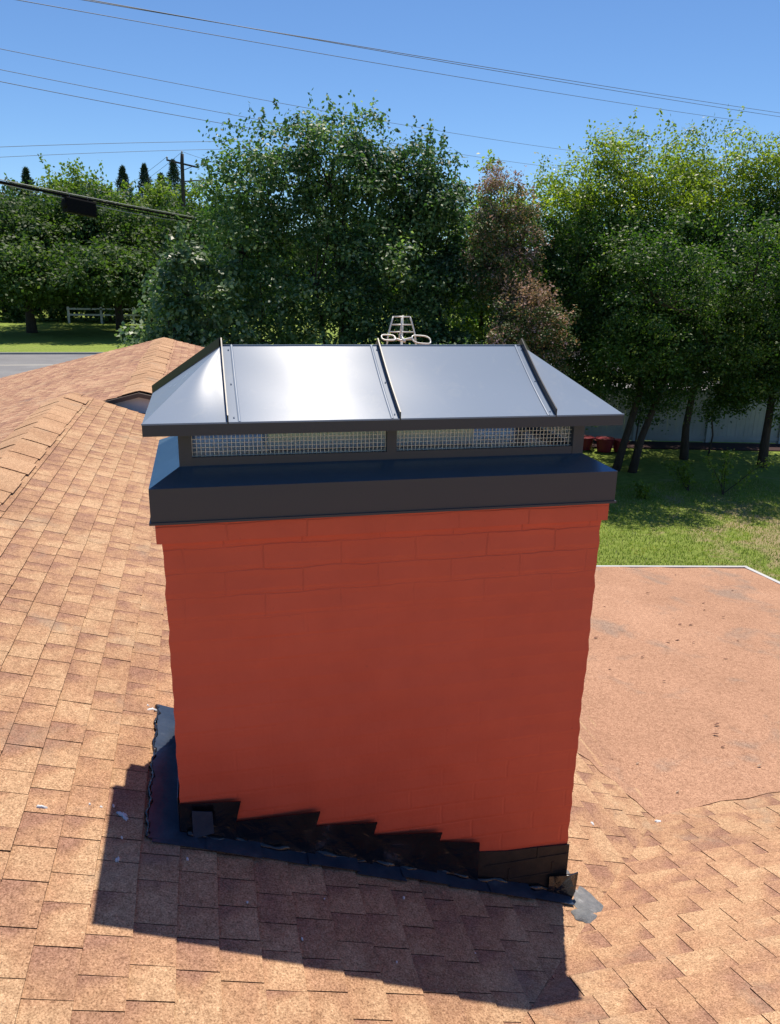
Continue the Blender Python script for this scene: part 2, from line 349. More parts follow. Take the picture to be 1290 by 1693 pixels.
# right-falling slope
SA = Vector((1, 0, -PA)); SB = Vector((0, 1, -PA)); SE = Vector((-1, 0, -PA))
roofA = MB()
vpt = lambda y: (y-.7005)
polyA = [(-1.2,-.4995,0),(vpt(.2),.2,0),(vpt(2.47),2.47,0),(1.78,2.56,0),(2.37,6.0,0),(2.9,6.0,0),(2.9,7.85,0),(-1.2,7.85,0)]
roofA.prism([(x, y, zA(x)-.006) for x, y, _ in polyA], (0,0,-.10))
rA = roofA.build('roof_slope', M_felt, house); rA['label'] = 'roof slope falling to the right around the chimney'
shingle_field('shingles', (-1.2, 0, zA(-1.2)), SA, (0,1,0), 0.0, 4.4, -.6, 7.85, M_shA, rA, seed=3,
    clip=[((0,-.7005+1.401,0)if False else (0,.7005,0), (.7071,-.7071,0)), ((0,7.85,0), (0,1,0)), ((2.9,0,0), (1,0,0))])
# left-falling slope
b_ = MB(); b_.prism([(x, y, zE(x)-.006) for x, y in ((-1.2,-4),(-1.2,7.85),(-5.6,7.85),(-5.6,-4))], (0,0,-.10))
rE = b_.build('roof_slope', M_felt, house); rE['label'] = 'roof slope falling to the left beyond the near ridge'
shingle_field('shingles', (-1.2, 0, ZE0), SE, (0,1,0), 0, 4.68, -3.9, 7.85, M_shE, rE, seed=5, lift=.013, clip=[((0,7.85,0),(0,1,0)), ((-5.6,0,0),(-1,0,0))])
# back-falling slope (valley beside the chimney)
yr = -.4995
b_ = MB(); b_.prism([(x, y, zC(y)-.006) for x, y in ((-1.2,yr),(6.5,yr),(6.5,3.2),(4.9,3.1),(1.78,2.48))], (0,0,-.10))
rC = b_.build('roof_slope', M_felt, house); rC['label'] = 'roof slope meeting the chimney slope in a valley at the lower right'
shingle_field('shingles', (0, yr, zC(yr)), SB, (1,0,0), 0, 3.9, -1.2, 6.5, M_shC, rC, seed=8, wmin=.10, wmax=.20, clip=[((0,.7005,0), (-.7071,.7071,0)), ((6.5,0,0),(1,0,0)), ((2,2.585,0),(-.05,1,0))])
# rear fall, behind the viewer
b_ = MB(); b_.prism([(x, y, zC(yr)+PA*(y-yr)-.006) for x, y in ((-1.2,yr),(6.5,yr),(6.5,-4),(-1.2,-4))], (0,0,-.10))
rR = b_.build('roof_slope', M_felt, house); rR['label'] = 'roof slope behind the viewer'
shingle_field('shingles', (0, yr, zC(yr)), (0,-1,-PA), (1,0,0), 0, 3.6, -1.2, 6.5, M_shC, rR, seed=9, wmin=.2, wmax=.4, clip=[((-1.2,0,0),(-1,0,0)), ((6.5,0,0),(1,0,0))])
# ridge shingles
def ridge_caps(x, z, y0, y1, parent, e=.20, wd=.17, seed=2, sl=PA):
    rg = random.Random(seed); mb = MB(); y = y0
    while y < y1:
        L = e*1.25; up = rg.uniform(.003, .0045); n = 6; jx = rg.uniform(-.012, .012)
        vs = []
        for (yy, h) in ((y, up), (y+L*.5, up*.62), (y+L, up*.5)):
            for i in range(-n, n+1):
                q = i/n; xx = x+jx+q*wd; zz = z - (math.sqrt((q*wd*sl)**2+.004**2)-.004) + h*(1-.6*q*q) + .007
                vs.append((xx, yy, zz))
        W_ = 2*n+1
        fs = [(r*W_+i, r*W_+i+1, (r+1)*W_+i+1, (r+1)*W_+i) for r in range(2) for i in range(W_-1)]
        b0 = len(vs); vs += [(v[0], v[1], v[2]-.003) for v in vs[:W_]]
        fs += [(i+1, i, b0+i, b0+i+1) for i in range(W_-1)]
        r0_ = rg.random(); mb.add(vs, fs, r0_*.5)
        # side edges
        for i in (0, W_-1):
            e3 = [vs[i], vs[W_+i], vs[2*W_+i]]; mb.add([*e3, *[(p[0], p[1], p[2]-.003) for p in e3[::-1]]], [(0,1,2,3,4,5)], r0_)
        y += e*rg.uniform(.93, 1.07)
    return mb.build('ridge_cap', M_capsh, parent, rnd=True)
ridge_caps(-1.2, ZE0+.005, -.4, 7.6, house)

# far wing with its own ridge
PF = .25; XF, ZF = -.605, H-1.172
zFl = lambda x: ZF+PF*(x-XF)
b_ = MB(); b_.prism([(XF,8.0,ZF-.006),(XF,14.3,ZF-.006),(-4.9,14.3,zFl(-4.9)-.006),(-4.9,8.0,zFl(-4.9)-.006)], (0,0,-.035))
rF = b_.build('roof_slope', M_felt, house); rF['label'] = 'left slope of the far wing roof'
shingle_field('shingles', (XF,0,ZF), (-1,0,-PF), (0,1,0), 0, 4.4, 8.0, 14.3, M_shE, rF, seed=12, wmin=.11, wmax=.2, clip=[((0,14.3,0),(0,1,0)), ((0,8.0,0),(0,-1,0)), ((-4.9,0,0),(-1,0,0))])
b_ = MB(); b_.prism([(XF,8.0,ZF-.006),(XF,14.3,ZF-.006),(2.9,14.3,ZF-PF*(2.9-XF)-.006),(2.9,8.0,ZF-PF*(2.9-XF)-.006)], (0,0,-.035))
rG = b_.build('roof_slope', M_felt, house); rG['label'] = 'right slope of the far wing roof'
shingle_field('shingles', (XF,0,ZF), (1,0,-PF), (0,1,0), 0, 3.7, 8.0, 14.3, M_shE, rG, seed=13, wmin=.11, wmax=.2, clip=[((0,14.3,0),(0,1,0)), ((0,8.0,0),(0,-1,0)), ((2.9,0,0),(1,0,0))])
ridge_caps(XF, ZF+.003, 8.0, 14.1, house, seed=6, sl=PF)
# gable siding of the far wing
b_ = MB(); b_.prism([(XF,8.04,ZF-.04),(-4.6,8.04,zFl(-4.6)-.04),(-4.6,8.04,0),(2.6,8.04,0),(2.6,8.04,ZF-PF*(2.6-XF)-.04)], (0,.15,0))
b_.build('gable_wall', M_siding, house)
M_rake, _, _ = mat('rake_board', (.10,.075,.06), .7)
b_ = MB()
for x1 in (-4.9, 2.9):
    z1 = ZF-PF*abs(x1-XF); b_.prism([(XF,7.96,ZF-.004),(x1,7.96,z1-.004),(x1,7.96,z1-.045),(XF,7.96,ZF-.045)], (0,.035,0))
b_.build('rake_board', M_rake, house)
# small lower roof band and louvre on the gable
M_tan, _, _ = mat('tan_wall', (.46,.35,.25), .8)
b_ = MB(); b_.box((-1.1,8.00,H-1.60),(2.4,8.035,H-1.40)); b_.build('frieze_board', M_tan, house)
b_ = MB(); b_.box((-1.1,7.97,H-1.402),(2.4,8.035,H-1.385)); b_.build('drip_moulding', M_rake, house)
# low slope, roll roofing
X1, Y1 = 4.9, 6.0
b_ = MB(); n = 26; vs = []
xs = np.linspace(1.60, X1, n); ys = np.linspace(2.3, Y1, n)
wob = rng.normal(0, .0035, (n, n))
for i in range(n):
    for j in range(n):
        vs.append((xs[j], ys[i], zD(xs[j], ys[i])+wob[i, j]))
b_.add(vs, [(i*n+j, i*n+j+1, (i+1)*n+j+1, (i+1)*n+j) for i in range(n-1) for j in range(n-1)])
rD = b_.build('low_roof', M_roll, house, smooth=True); rD['label'] = 'almost flat roll roofing area right of the chimney'
# laps of the roll roofing over the two shingle slopes
lapA = [(1.80,2.47),(1.775,2.54),(1.765,2.60),(1.735,2.66),(1.735,2.73),(1.69,2.79),(1.68,2.88),(1.64,2.93),(1.635,3.02),(1.59,3.08),(1.575,3.2),(1.53,3.28),(1.52,3.4),(1.48,3.5),(1.40,4.0),(1.35,6.0),(2.6,6.0),(2.1,4.0),(1.86,2.8)]
b_ = MB(); b_.prism([(x, y, zA(x)+.0078) for x, y in lapA], (0,0,.0008)); b_.build('roofing_lap', M_roll, rD)
b_ = MB(); b_.prism([(x, y, zC(y)+.0078) for x, y in ((1.85,2.535),(1.93,2.56),(2.05,2.545),(2.17,2.57),(2.3,2.555),(2.42,2.58),(2.6,2.565),(2.8,2.59),(3.4,2.60),(4.9,2.66),(4.9,3.3),(2.6,2.75))], (0,0,.0008)); b_.build('roofing_lap', M_roll, rD)
b_ = MB(); b_.prism([(1.3,2.3,zD(1.3,2.3)-.012),(X1,2.3,zD(X1,2.3)-.012),(X1,Y1,zD(X1,Y1)-.012),(1.3,Y1,zD(1.3,Y1)-.012)], (0,0,-.14))
b_.build('roof_deck', M_white, rD)
b_ = MB()
b_.prism([(1.9,Y1-.012,zD(1.9,Y1)+.008),(X1+.03,Y1-.012,zD(X1,Y1)+.008),(X1+.03,Y1-.012,zD(X1,Y1)-.09),(1.9,Y1-.012,zD(1.9,Y1)-.09)], (0,.030,0))
b_.prism([(X1-.012,Y1-.014,zD(X1,Y1)+.007),(X1-.012,3.3,zD(X1,3.3)+.007),(X1-.012,3.3,zD(X1,3.3)-.09),(X1-.012,Y1-.014,zD(X1,Y1)-.09)], (.042,0,0))
b_.build('drip_edge', M_white, rD)
# walls below
b_ = MB()
b_.box((-5.2,-3.6,0),(-5.05,7.6,H-2.75)); b_.box((-5.2,7.5,0),(2.6,7.65,H-2.72)); b_.prism([(-5.0,7.5,H-2.72),(2.6,7.5,H-2.72),(-1.2,7.5,H-1.3)], (0,.15,0))
b_.box((4.55,-3.6,0),(4.7,5.75,H-2.75)); b_.box((1.5,5.6,0),(4.55,5.75,H-2.75)); b_.box((-5.05,-3.75,0),(4.7,-3.6,H-2.75))
b_.box((2.45,5.75,0),(2.6,7.5,H-2.72)); b_.box((-4.7,8.29,0),(-4.55,14.1,H-2.35)); b_.box((-4.55,13.95,0),(2.6,14.1,H-2.2)); b_.box((2.6,8.29,0),(2.75,14.1,H-2.2))
b_.prism([(-4.6,13.95,H-2.2),(2.6,13.95,H-2.1),(XF,13.95,ZF-.12)], (0,.15,0))
b_.build('wall', M_hbrick, house)

# sealant, drips and specks left on the roof
def blob(c, r, zf, m, name, parent, seed, h=.006, n=26, sq=.35, stretch=(1,1), off=.010):
    rg = random.Random(seed); ph = [rg.uniform(0, 6.28) for _ in range(5)]; mb = MB(); pts = []
    for i in range(n):
        th = 2*math.pi*i/n; rad = r*(1+sq*(.5*math.sin(2*th+ph[0])+.4*math.sin(3*th+ph[1])+.35*math.sin(5*th+ph[2])+.25*math.sin(7*th+ph[3])))
        x, y = c[0]+rad*math.cos(th)*stretch[0], c[1]+rad*math.sin(th)*stretch[1]; pts.append((x, y, zf(x, y)+off-.004))
    top = [((p[0]-c[0])*.8+c[0], (p[1]-c[1])*.8+c[1], p[2]+0) for p in pts]
    top = [(x, y, zf(x, y)+off+h) for x, y, _ in top]
    vs = pts+top+[(c[0], c[1], zf(*c)+off+h*1.1)]
    mb.add(vs, [(i, (i+1) % n, n+(i+1) % n, n+i) for i in range(n)]+[(n+i, n+(i+1) % n, 2*n) for i in range(n)])
    return mb.build(name, m, parent, smooth=True)
fA = lambda x, y: zA(x)
fD = lambda x, y: zD(x, y)
fC = lambda x, y: zC(y)
for i, (x, y, r, st, sq, m) in enumerate([(-.271,1.966,.014,(1,1.3),.9,M_splat),(-.262,1.955,.005,(1,1),.4,M_splat),(-.285,1.972,.004,(1,1),.4,M_splat),(-.271,1.79,.006,(1,1.6),.7,M_splat),(-.268,1.875,.0035,(1,1),.3,M_splat),
        (-.473,1.948,.010,(1.6,.5),.4,M_splat),(-.36,1.99,.004,(1,1),.3,M_splat),(-.33,1.985,.005,(1,1),.3,M_splat),(-.30,2.0,.0045,(1,1),.3,M_splat),(-.225,2.55,.010,(1.5,1),.9,M_splat),(-.24,2.57,.005,(1,1),.5,M_splat),(-.10,1.83,.004,(1,1.5),.3,M_splat),
        (.05,1.70,.004,(1,1),.3,M_splat),(.18,1.60,.004,(1,1),.3,M_splat),(.50,1.80,.005,(1,1),.3,M_splat),(.42,1.56,.003,(1,1),.3,M_splat),(.66,1.62,.003,(1,1),.3,M_splat),(.26,1.75,.003,(1,1),.3,M_splat)]):
    blob((x, y), r*.75, fA, m, 'paint_drip', rA, 40+i, h=.002, sq=sq, stretch=st, n=18, off=.009)
blob((1.16,1.90), .058, fA, M_seal, 'sealant_patch', rA, 3, sq=.30, stretch=(.85,1.3), h=.004)
blob((1.115,1.83), .034, fA, M_seal, 'sealant_patch', rA, 4, sq=.25, stretch=(1.3,.9))
blob((1.13,2.05), .030, fA, M_seal, 'sealant_patch', rA, 5, sq=.25, stretch=(1.0,1.3))
blob((1.42,2.36), .010, fA, M_splat, 'paint_drip', rA, 8, h=.003, stretch=(.5,1.2))
blob((1.80,2.46), .016, fA, M_splat, 'paint_drip', rA, 9, h=.003, stretch=(1.8,.5), off=.016)

# debris on the low roof
M_leafdry, _, _ = mat('dry_leaf', (.16,.065,.045), .8)
M_leafpale, _, _ = mat('pale_chip', (.40,.30,.22), .8)
deb = [(2.118,3.797,1),(2.682,4.09,1),(2.622,3.743,1),(3.387,4.611,1),(3.306,4.625,0),(2.611,3.216,1),(2.536,3.121,1),(2.007,2.655,2),(4.009,5.767,1),(4.283,5.347,1),(3.798,5.053,0),(2.564,2.815,2),(2.491,2.998,0),(1.948,2.9,2),(3.562,4.312,1),(3.257,4.027,0),(2.522,4.417,1),(2.357,3.922,0),(3.0,4.3,1),(3.1,4.34,1),(3.2,4.30,0),(3.7,4.9,1),(3.76,4.75,1),(2.9,5.0,0),(3.45,5.3,0)]
where = ['in the middle of the low roof','near the far white edge of the low roof','at the near end of the low roof']
for i, (x, y, k) in enumerate(deb):
    rg = random.Random(100+i); L = rg.uniform(.018, .034)*(1.2 if k == 1 else 1); wd = L*rg.uniform(.25, .4); a = rg.uniform(-.5, .3)
    mb = MB(); ca, sa = math.cos(a), math.sin(a); z = zD(x, y)+.006; hh = rg.uniform(.003, .008)
    pp = []
    for u, vv, zz in ((-1,0,0),(-.3,-1,hh*.6),(.5,-.8,hh),(1,0,hh*.9),(.5,.8,hh*.5),(-.3,1,.2*hh)):
        pp.append((x+ca*u*L*.5-sa*vv*wd*.5, y+sa*u*L*.5+ca*vv*wd*.5, z+zz))
    pp.append((x, y, z+hh*.15))
    mb.add(pp+[(p[0], p[1], p[2]-.0015) for p in pp], [(i_, (i_+1) % 6, 6) for i_ in range(6)]+[(7+(i_+1) % 6, 7+i_, 13) for i_ in range(6)])
    o = mb.build('dry_leaf', M_leafpale if k == 2 else M_leafdry, None, loc=(x, y, z))
    w_ = where[2] if y < 3.2 else (where[1] if y > 4.7 else where[0])
    tag(o, ('pale curled leaf scrap ' if k == 2 else 'small dark curled leaf ')+w_, 'leaf', 'dry leaf scraps scattered on the low roof')

# ------------------------------------------------------------------ chimney
bx0, bx1, by0, by1 = -.117, 1.083, 1.933, 2.475
ztop = H-.60
chim = thing('chimney', ((bx0+bx1)/2, 2.2, zA(.5)), 'orange-red painted brick chimney with black flashing and a dark metal hipped cap', 'chimney')
# stack: subdivided shell with slightly uneven edges
b_ = MB(); nz = 48; nxx = 40; nyy = 18
per = [(bx0+(bx1-bx0)*i/nxx, by0, 0, -1) for i in range(nxx)]+[(bx1, by0+(by1-by0)*i/nyy, 1, 0) for i in range(nyy)]+[(bx1-(bx1-bx0)*i/nxx, by1, 0, 1) for i in range(nxx)]+[(bx0, by1-(by1-by0)*i/nyy, -1, 0) for i in range(nyy)]
zb = H-2.25
zl = list(np.linspace(zb, ztop-.062, nz)) + [ztop-.060, ztop-.0585, ztop-.02, ztop+.01]
np_ = len(per); vs = []
off_x = [random.uniform(-.0015, .0015) for _ in range(80)]
for iz, z in enumerate(zl):
    out = .0 if iz < nz else (.006 if iz == nz else .012)
    row = int((z-zb)/.0675)
    for ip, (x, y, nx_, ny_) in enumerate(per):
        c_ = ip in (0, nxx, nxx+nyy, 2*nxx+nyy)
        if c_:
            nx_ = -1 if x < .5 else 1; ny_ = -1 if y < 2.2 else 1
        fr = ((z-zb)/.0675) % 1.0
        groove = -.0022*math.exp(-((fr-.0)/.10)**2)-.0022*math.exp(-((fr-1.0)/.10)**2) if iz < nz else 0
        edge = off_x[row % 80]*(1.0 if (x in (bx0, bx1)) else 0.0)
        vs.append((x+nx_*(out+groove)+edge, y+ny_*(out+groove*.6)+.0012*math.sin(x*9+z*13)+.0008*math.sin(x*31+z*22), z))
fs = [(j*np_+i, j*np_+(i+1) % np_, (j+1)*np_+(i+1) % np_, (j+1)*np_+i) for j in range(len(zl)-1) for i in range(np_)]
fs.append(tuple((len(zl)-1)*np_+i for i in range(np_)))
b_.add(vs, fs); b_.build('brick_stack', M_brick, chim, smooth=False)
# black stepped flashing up the near face
zr = lambda x: zA(x)+.004
steps = [((bx0-.002,H-1.424),(.049,H-1.432),(.033,H-1.506)), ((.033,H-1.504),(.273,H-1.499),(.258,H-1.561)), ((.258,H-1.557),(.443,H-1.564),(.431,H-1.622)),
         ((.431,H-1.615),(.646,H-1.631),(.636,H-1.681)), ((.636,H-1.672),(.770,H-1.690),(.772,H-1.742))]
for i, (a, b, c) in enumerate(steps):
    yy = by0-.004-.0022*(i % 2)-.001*i; th = -.003
    mb = MB(); x0_, x1_ = a[0], b[0]
    pts = [(x0_, yy, a[1]), (b[0], yy-.013, b[1]), (c[0], yy-.009, c[1]), (c[0]-.0, yy-.012, zr(c[0])), (x0_, yy, zr(x0_))]
    cen = ((x0_+c[0])/2, yy+.002, (a[1]+zr((x0_+c[0])/2))/2)
    mb.add(pts+[cen]+[(p[0], p[1]+.004, p[2]) for p in pts], [(1,0,5),(2,1,5),(3,2,5),(4,3,5),(0,4,5),(0,1,7,6),(1,2,8,7),(2,3,9,8),(3,4,10,9),(4,0,6,10)])
    o = mb.build('step_flashing', M_tar, chim)
mb = MB(); mb.prism([(.772,by0-.0045,H-1.738),(.87,by0-.0045,H-1.752),(.968,by0-.0045,H-1.755),(bx1+.0035,by0-.0045,H-1.763),(bx1+.0035,by0-.0045,zA(bx1)-.01),(.772,by0-.0045,zA(.772)-.01)], (0,.005,0))
for zz in (H-1.80, H-1.865, H-1.93):
    mb.box((.80,by0-.0070,zz),(bx1+.002,by0-.0046,zz+.006))
for xx, zz in ((.975,H-1.80),(.88,H-1.865),(1.03,H-1.865)):
    mb.box((xx,by0-.0066,zz+.006),(xx+.006,by0-.0047,zz+.045))
mb.build('tarred_course', M_tarbrick, chim)
# folded corner piece lower right
mb = MB(); zz0 = zA(1.1)
mb.prism([(1.02,by0-.012,zz0+.10),(1.085,by0-.03,zz0+.108),(1.122,by0-.012,zz0+.098),(1.114,by0-.02,zz0+.03),(1.10,by0-.025,zz0+.004),(1.02,by0-.018,zz0+.012)], (0,-.004,0))
mb.build('corner_flashing', M_tar, chim)
# flange on the roof in front of the face
for i in range(9):
    xa = -.192+i*.142; xb = xa+.150; lift = .010+.006*(i % 2); yw = .060+.006*math.sin(i*2.1)
    mb = MB(); mb.prism([(xa,by0-yw,zA(xa)+lift),(xb,by0-yw-.004*(i % 3),zA(xb)+lift+.002),(xb,by0-.006,zA(xb)+lift+.004),(xa,by0-.006,zA(xa)+lift)], (0,0,.0025))
    mb.build('roof_flange', M_flash, chim)
# crumpled bead of tar between them
pts = [(x, by0-.009+.004*math.sin(x*31)+.004*math.sin(x*77), zA(x)+.016+.003*math.sin(x*47)) for x in np.linspace(-.10, 1.07, 70)]
mb = MB(); mb.tube(pts, [.0075+.003*math.sin(i*1.7)+.002*math.sin(i*.6) for i in range(70)], 7); mb.build('tar_bead', M_tar, chim, smooth=True)
# side pan on the uphill (left) side
mb = MB()
xa, xb = -.207, -.121
P_ = [(xa,1.900),(xa+.003,2.05),(xa-.002,2.25),(xa+.004,2.42),(xa-.001,2.583),(xb,2.575),(xb,1.885),(xa+.005,1.885)]
mb.prism([(x, y, zA(x)+.011) for x, y in P_], (0,0,.003)); mb.build('side_flashing', M_flash, chim)
mb = MB(); mb.prism([(bx0-.004,by0+.004,zA(bx0)-.01),(bx0-.004,by1+.05,zA(bx0)-.01),(bx0-.004,by1+.05,zA(bx0)+.10),(bx0-.004,by0+.004,zA(bx0)+.12)], (-.0025,0,0)); mb.build('side_flashing', M_flash, chim)
pts = [(xa+.002*math.sin(i*2.3)+.004*math.sin(i*.7), 1.89+i*.0135, zA(xa)+.012) for i in range(52)]
mb = MB(); mb.tube(pts, [.0045+.0022*math.sin(i*1.9) for i in range(52)], 6); mb.build('sealant_bead', M_tar, chim, smooth=True)
# bent bright tab at the first step
mb = MB(); mb.prism([(-.085,by0-.012,H-1.445),(-.03,by0-.020,H-1.450),(-.028,by0-.026,H-1.515),(-.085,by0-.02,H-1.53)], (0,-.003,0)); mb.build('bent_tab', M_flash, chim)

# ------------------------------------------------------------------ chimney cap (chase cover, screened box, hipped lid)
sx0, sx1, sy0, sy1 = -.139, 1.105, 1.913, 2.500
zs1, zs0 = H-.515, H-.600
px0, px1, pyf, pyb = -.066, 1.031, 1.985, 2.420
zp = H-.478
mb = MB()
mb.add([(sx0,sy0,zs1),(sx1,sy0,zs1),(sx1,sy1,zs1),(sx0,sy1,zs1),(px0,pyf,zp),(px1,pyf,zp),(px1,pyb,zp),(px0,pyb,zp)],
       [(0,1,5,4),(1,2,6,5),(2,3,7,6),(3,0,4,7),(4,5,6,7)])
cover = mb.build('chase_cover', M_cover, chim); cover['label'] = 'sloped blue-black metal chase cover on the brick stack'
mb = MB()
mb.add([(sx0,sy0,zs0),(sx1,sy0,zs0),(sx1,sy1,zs0),(sx0,sy1,zs0),(sx0,sy0,zs1),(sx1,sy0,zs1),(sx1,sy1,zs1),(sx0,sy1,zs1)], [(0,1,5,4),(1,2,6,5),(2,3,7,6),(3,0,4,7)])
mb.build('skirt', M_bronze, cover)
mb = MB()
mb.box((sx0-.004,sy0-.004,zs0-.006),(sx1+.004,sy0,zs0)); mb.box((sx0-.004,sy1,zs0-.006),(sx1+.004,sy1+.004,zs0)); mb.box((sx0-.004,sy0,zs0-.006),(sx0,sy1,zs0)); mb.box((sx1,sy0,zs0-.006),(sx1+.004,sy1,zs0))
mb.build('hem', M_bronze, cover)
# frame of the screened box
zt = H-.378; fd = .022
mb = MB()
for yy in (pyf+.0015, pyb-fd+.0015):
    mb.box((px0+.032,yy,zp-.003),(px1-.032,yy+fd-.003,zp+.021)); mb.box((px0+.032,yy,zt-.012),(px1-.032,yy+fd-.003,zt))
for xx in (px0+.0015, px1-.0205):
    mb.box((xx,pyf+fd,zp-.003),(xx+.019,pyb-fd,zp+.021)); mb.box((xx,pyf+fd,zt-.012),(xx+.019,pyb-fd,zt))
cap = mb.build('screen_frame', M_bronze, chim)
def bar(a, b, name):
    m2 = MB(); m2.box(a, b); return m2.build(name, M_bronze, cap)
for xx in (px0, px1-.032):
    for yy in (pyf, pyb-fd): bar((xx,yy,zp-.004),(xx+.032,yy+fd,zt), 'post')
for yy in (pyf, pyb-fd): bar((.466,yy,zp+.021),(.492,yy+fd,zt-.012), 'post')
# wire mesh screens
def screen(p0, p1, z0, z1, seed):
    mb = MB(); p0, p1 = Vector(p0), Vector(p1); L = (p1-p0).length; d = (p1-p0)/L; st = .0108; w_ = .0007
    nrm = Vector((-d.y, d.x, 0))
    n_ = int(L/st)
    for i in range(n_+1):
        c = p0+d*(i*st+.003)
        mb.add([c-d*w_+nrm*w_+Vector((0,0,z0)), c+d*w_+nrm*w_+Vector((0,0,z0)), c+d*w_-nrm*w_+Vector((0,0,z0)), c-d*w_-nrm*w_+Vector((0,0,z0)),
                c-d*w_+nrm*w_+Vector((0,0,z1)), c+d*w_+nrm*w_+Vector((0,0,z1)), c+d*w_-nrm*w_+Vector((0,0,z1)), c-d*w_-nrm*w_+Vector((0,0,z1))], [(0,1,5,4),(1,2,6,5),(2,3,7,6),(3,0,4,7)])
    z = z0+.004
    while z < z1:
        a = p0+nrm*.0018; b = p1+nrm*.0018
        mb.add([a+Vector((0,0,z-w_)), b+Vector((0,0,z-w_)), b+Vector((0,0,z+w_)), a+Vector((0,0,z+w_)), a+nrm*.0018+Vector((0,0,z-w_)), b+nrm*.0018+Vector((0,0,z-w_)), b+nrm*.0018+Vector((0,0,z+w_)), a+nrm*.0018+Vector((0,0,z+w_))],
               [(0,1,2,3),(7,6,5,4),(0,4,5,1),(3,2,6,7)]); z += st
    return mb.build('mesh_screen', M_mesh, cap)
za, zb_ = zp+.018, zt-.010
screen((px0+.03,pyf+.012,0),(.468,pyf+.012,0),za,zb_,1); screen((.49,pyf+.012,0),(px1-.03,pyf+.012,0),za,zb_,2)
screen((px0+.03,pyb-.012,0),(.468,pyb-.012,0),za,zb_,3); screen((.49,pyb-.012,0),(px1-.03,pyb-.012,0),za,zb_,4)
screen((px0+.010,pyf+.03,0),(px0+.010,pyb-.03,0),za,zb_,5); screen((px1-.010,pyf+.03,0),(px1-.010,pyb-.03,0),za,zb_,6)
# flue collar inside
mb = MB(); mb.box((.165,2.12,zp+.004),(.755,2.33,zp+.082)); mb.build('flue_collar', M_galv, cap, bevel=.004)
mb = MB(); mb.box((px0+.024,pyf+.026,zp+.0005),(px1-.024,pyb-.026,zp+.003)); mb.build('inner_plate', M_galv, cap)

# lid
cx0, cx1, cyf, cyb, ze = -.146, 1.121, 1.941, 2.458, H-.362
rx0, rx1, ryy, rz = .054, .914, 2.20, H-.2005
# fascia
fh = .030
mb = MB()
mb.add([(cx0,cyf,ze-fh),(cx1,cyf,ze-fh),(cx1,cyb,ze-fh),(cx0,cyb,ze-fh),(cx0,cyf,ze),(cx1,cyf,ze),(cx1,cyb,ze),(cx0,cyb,ze)], [(0,1,5,4),(1,2,6,5),(2,3,7,6),(3,0,4,7)])
mb.add([(cx0+.015,cyf+.015,ze-fh),(cx1-.015,cyf+.015,ze-fh),(cx1-.015,cyb-.015,ze-fh),(cx0+.015,cyb-.015,ze-fh),(cx0,cyf,ze-fh),(cx1,cyf,ze-fh),(cx1,cyb,ze-fh),(cx0,cyb,ze-fh)], [(0,4,5,1),(1,5,6,2),(2,6,7,3),(3,7,4,0)])
mb.box((cx0+.004,cyf+.004,ze-fh+.006),(cx1-.004,cyb-.004,ze-fh+.009))
cap = mb.build('cap_roof', M_bronze, chim); cap['label'] = 'hipped standing-seam metal lid with dark bronze fascia'
# panels: curved very slightly, with pillowing between the seams
e3 = .003
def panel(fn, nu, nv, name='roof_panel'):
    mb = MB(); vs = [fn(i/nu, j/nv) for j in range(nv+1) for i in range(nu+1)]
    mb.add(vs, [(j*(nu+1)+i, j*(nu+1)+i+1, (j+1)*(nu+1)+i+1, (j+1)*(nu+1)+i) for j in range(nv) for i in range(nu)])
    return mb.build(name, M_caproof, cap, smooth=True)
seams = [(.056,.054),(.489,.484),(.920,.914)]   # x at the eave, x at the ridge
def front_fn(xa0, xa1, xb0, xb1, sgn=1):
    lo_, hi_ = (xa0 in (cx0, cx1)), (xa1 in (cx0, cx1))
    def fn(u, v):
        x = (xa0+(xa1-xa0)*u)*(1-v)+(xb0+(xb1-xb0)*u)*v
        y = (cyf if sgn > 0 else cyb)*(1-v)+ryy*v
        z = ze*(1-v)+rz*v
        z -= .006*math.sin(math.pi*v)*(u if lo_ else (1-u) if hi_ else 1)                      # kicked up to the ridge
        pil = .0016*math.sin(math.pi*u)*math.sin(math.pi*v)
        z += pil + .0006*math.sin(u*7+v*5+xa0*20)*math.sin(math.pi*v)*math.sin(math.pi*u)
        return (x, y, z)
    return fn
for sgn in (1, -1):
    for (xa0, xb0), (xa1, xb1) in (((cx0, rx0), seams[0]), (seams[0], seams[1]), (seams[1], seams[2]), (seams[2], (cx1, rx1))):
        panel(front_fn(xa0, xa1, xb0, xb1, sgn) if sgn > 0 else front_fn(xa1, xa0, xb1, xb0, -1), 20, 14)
def side_fn(left):
    xe, xr = (cx0, rx0) if left else (cx1, rx1)
    def fn(u, v):
        ya, yb = (cyb, cyf) if left else (cyf, cyb)
        y = (ya+(yb-ya)*u)*(1-v)+ryy*v; x = xe*(1-v)+xr*v
        return (x, y, ze*(1-v)+rz*v)
    return fn
panel(side_fn(True), 14, 14); panel(side_fn(False), 14, 14)
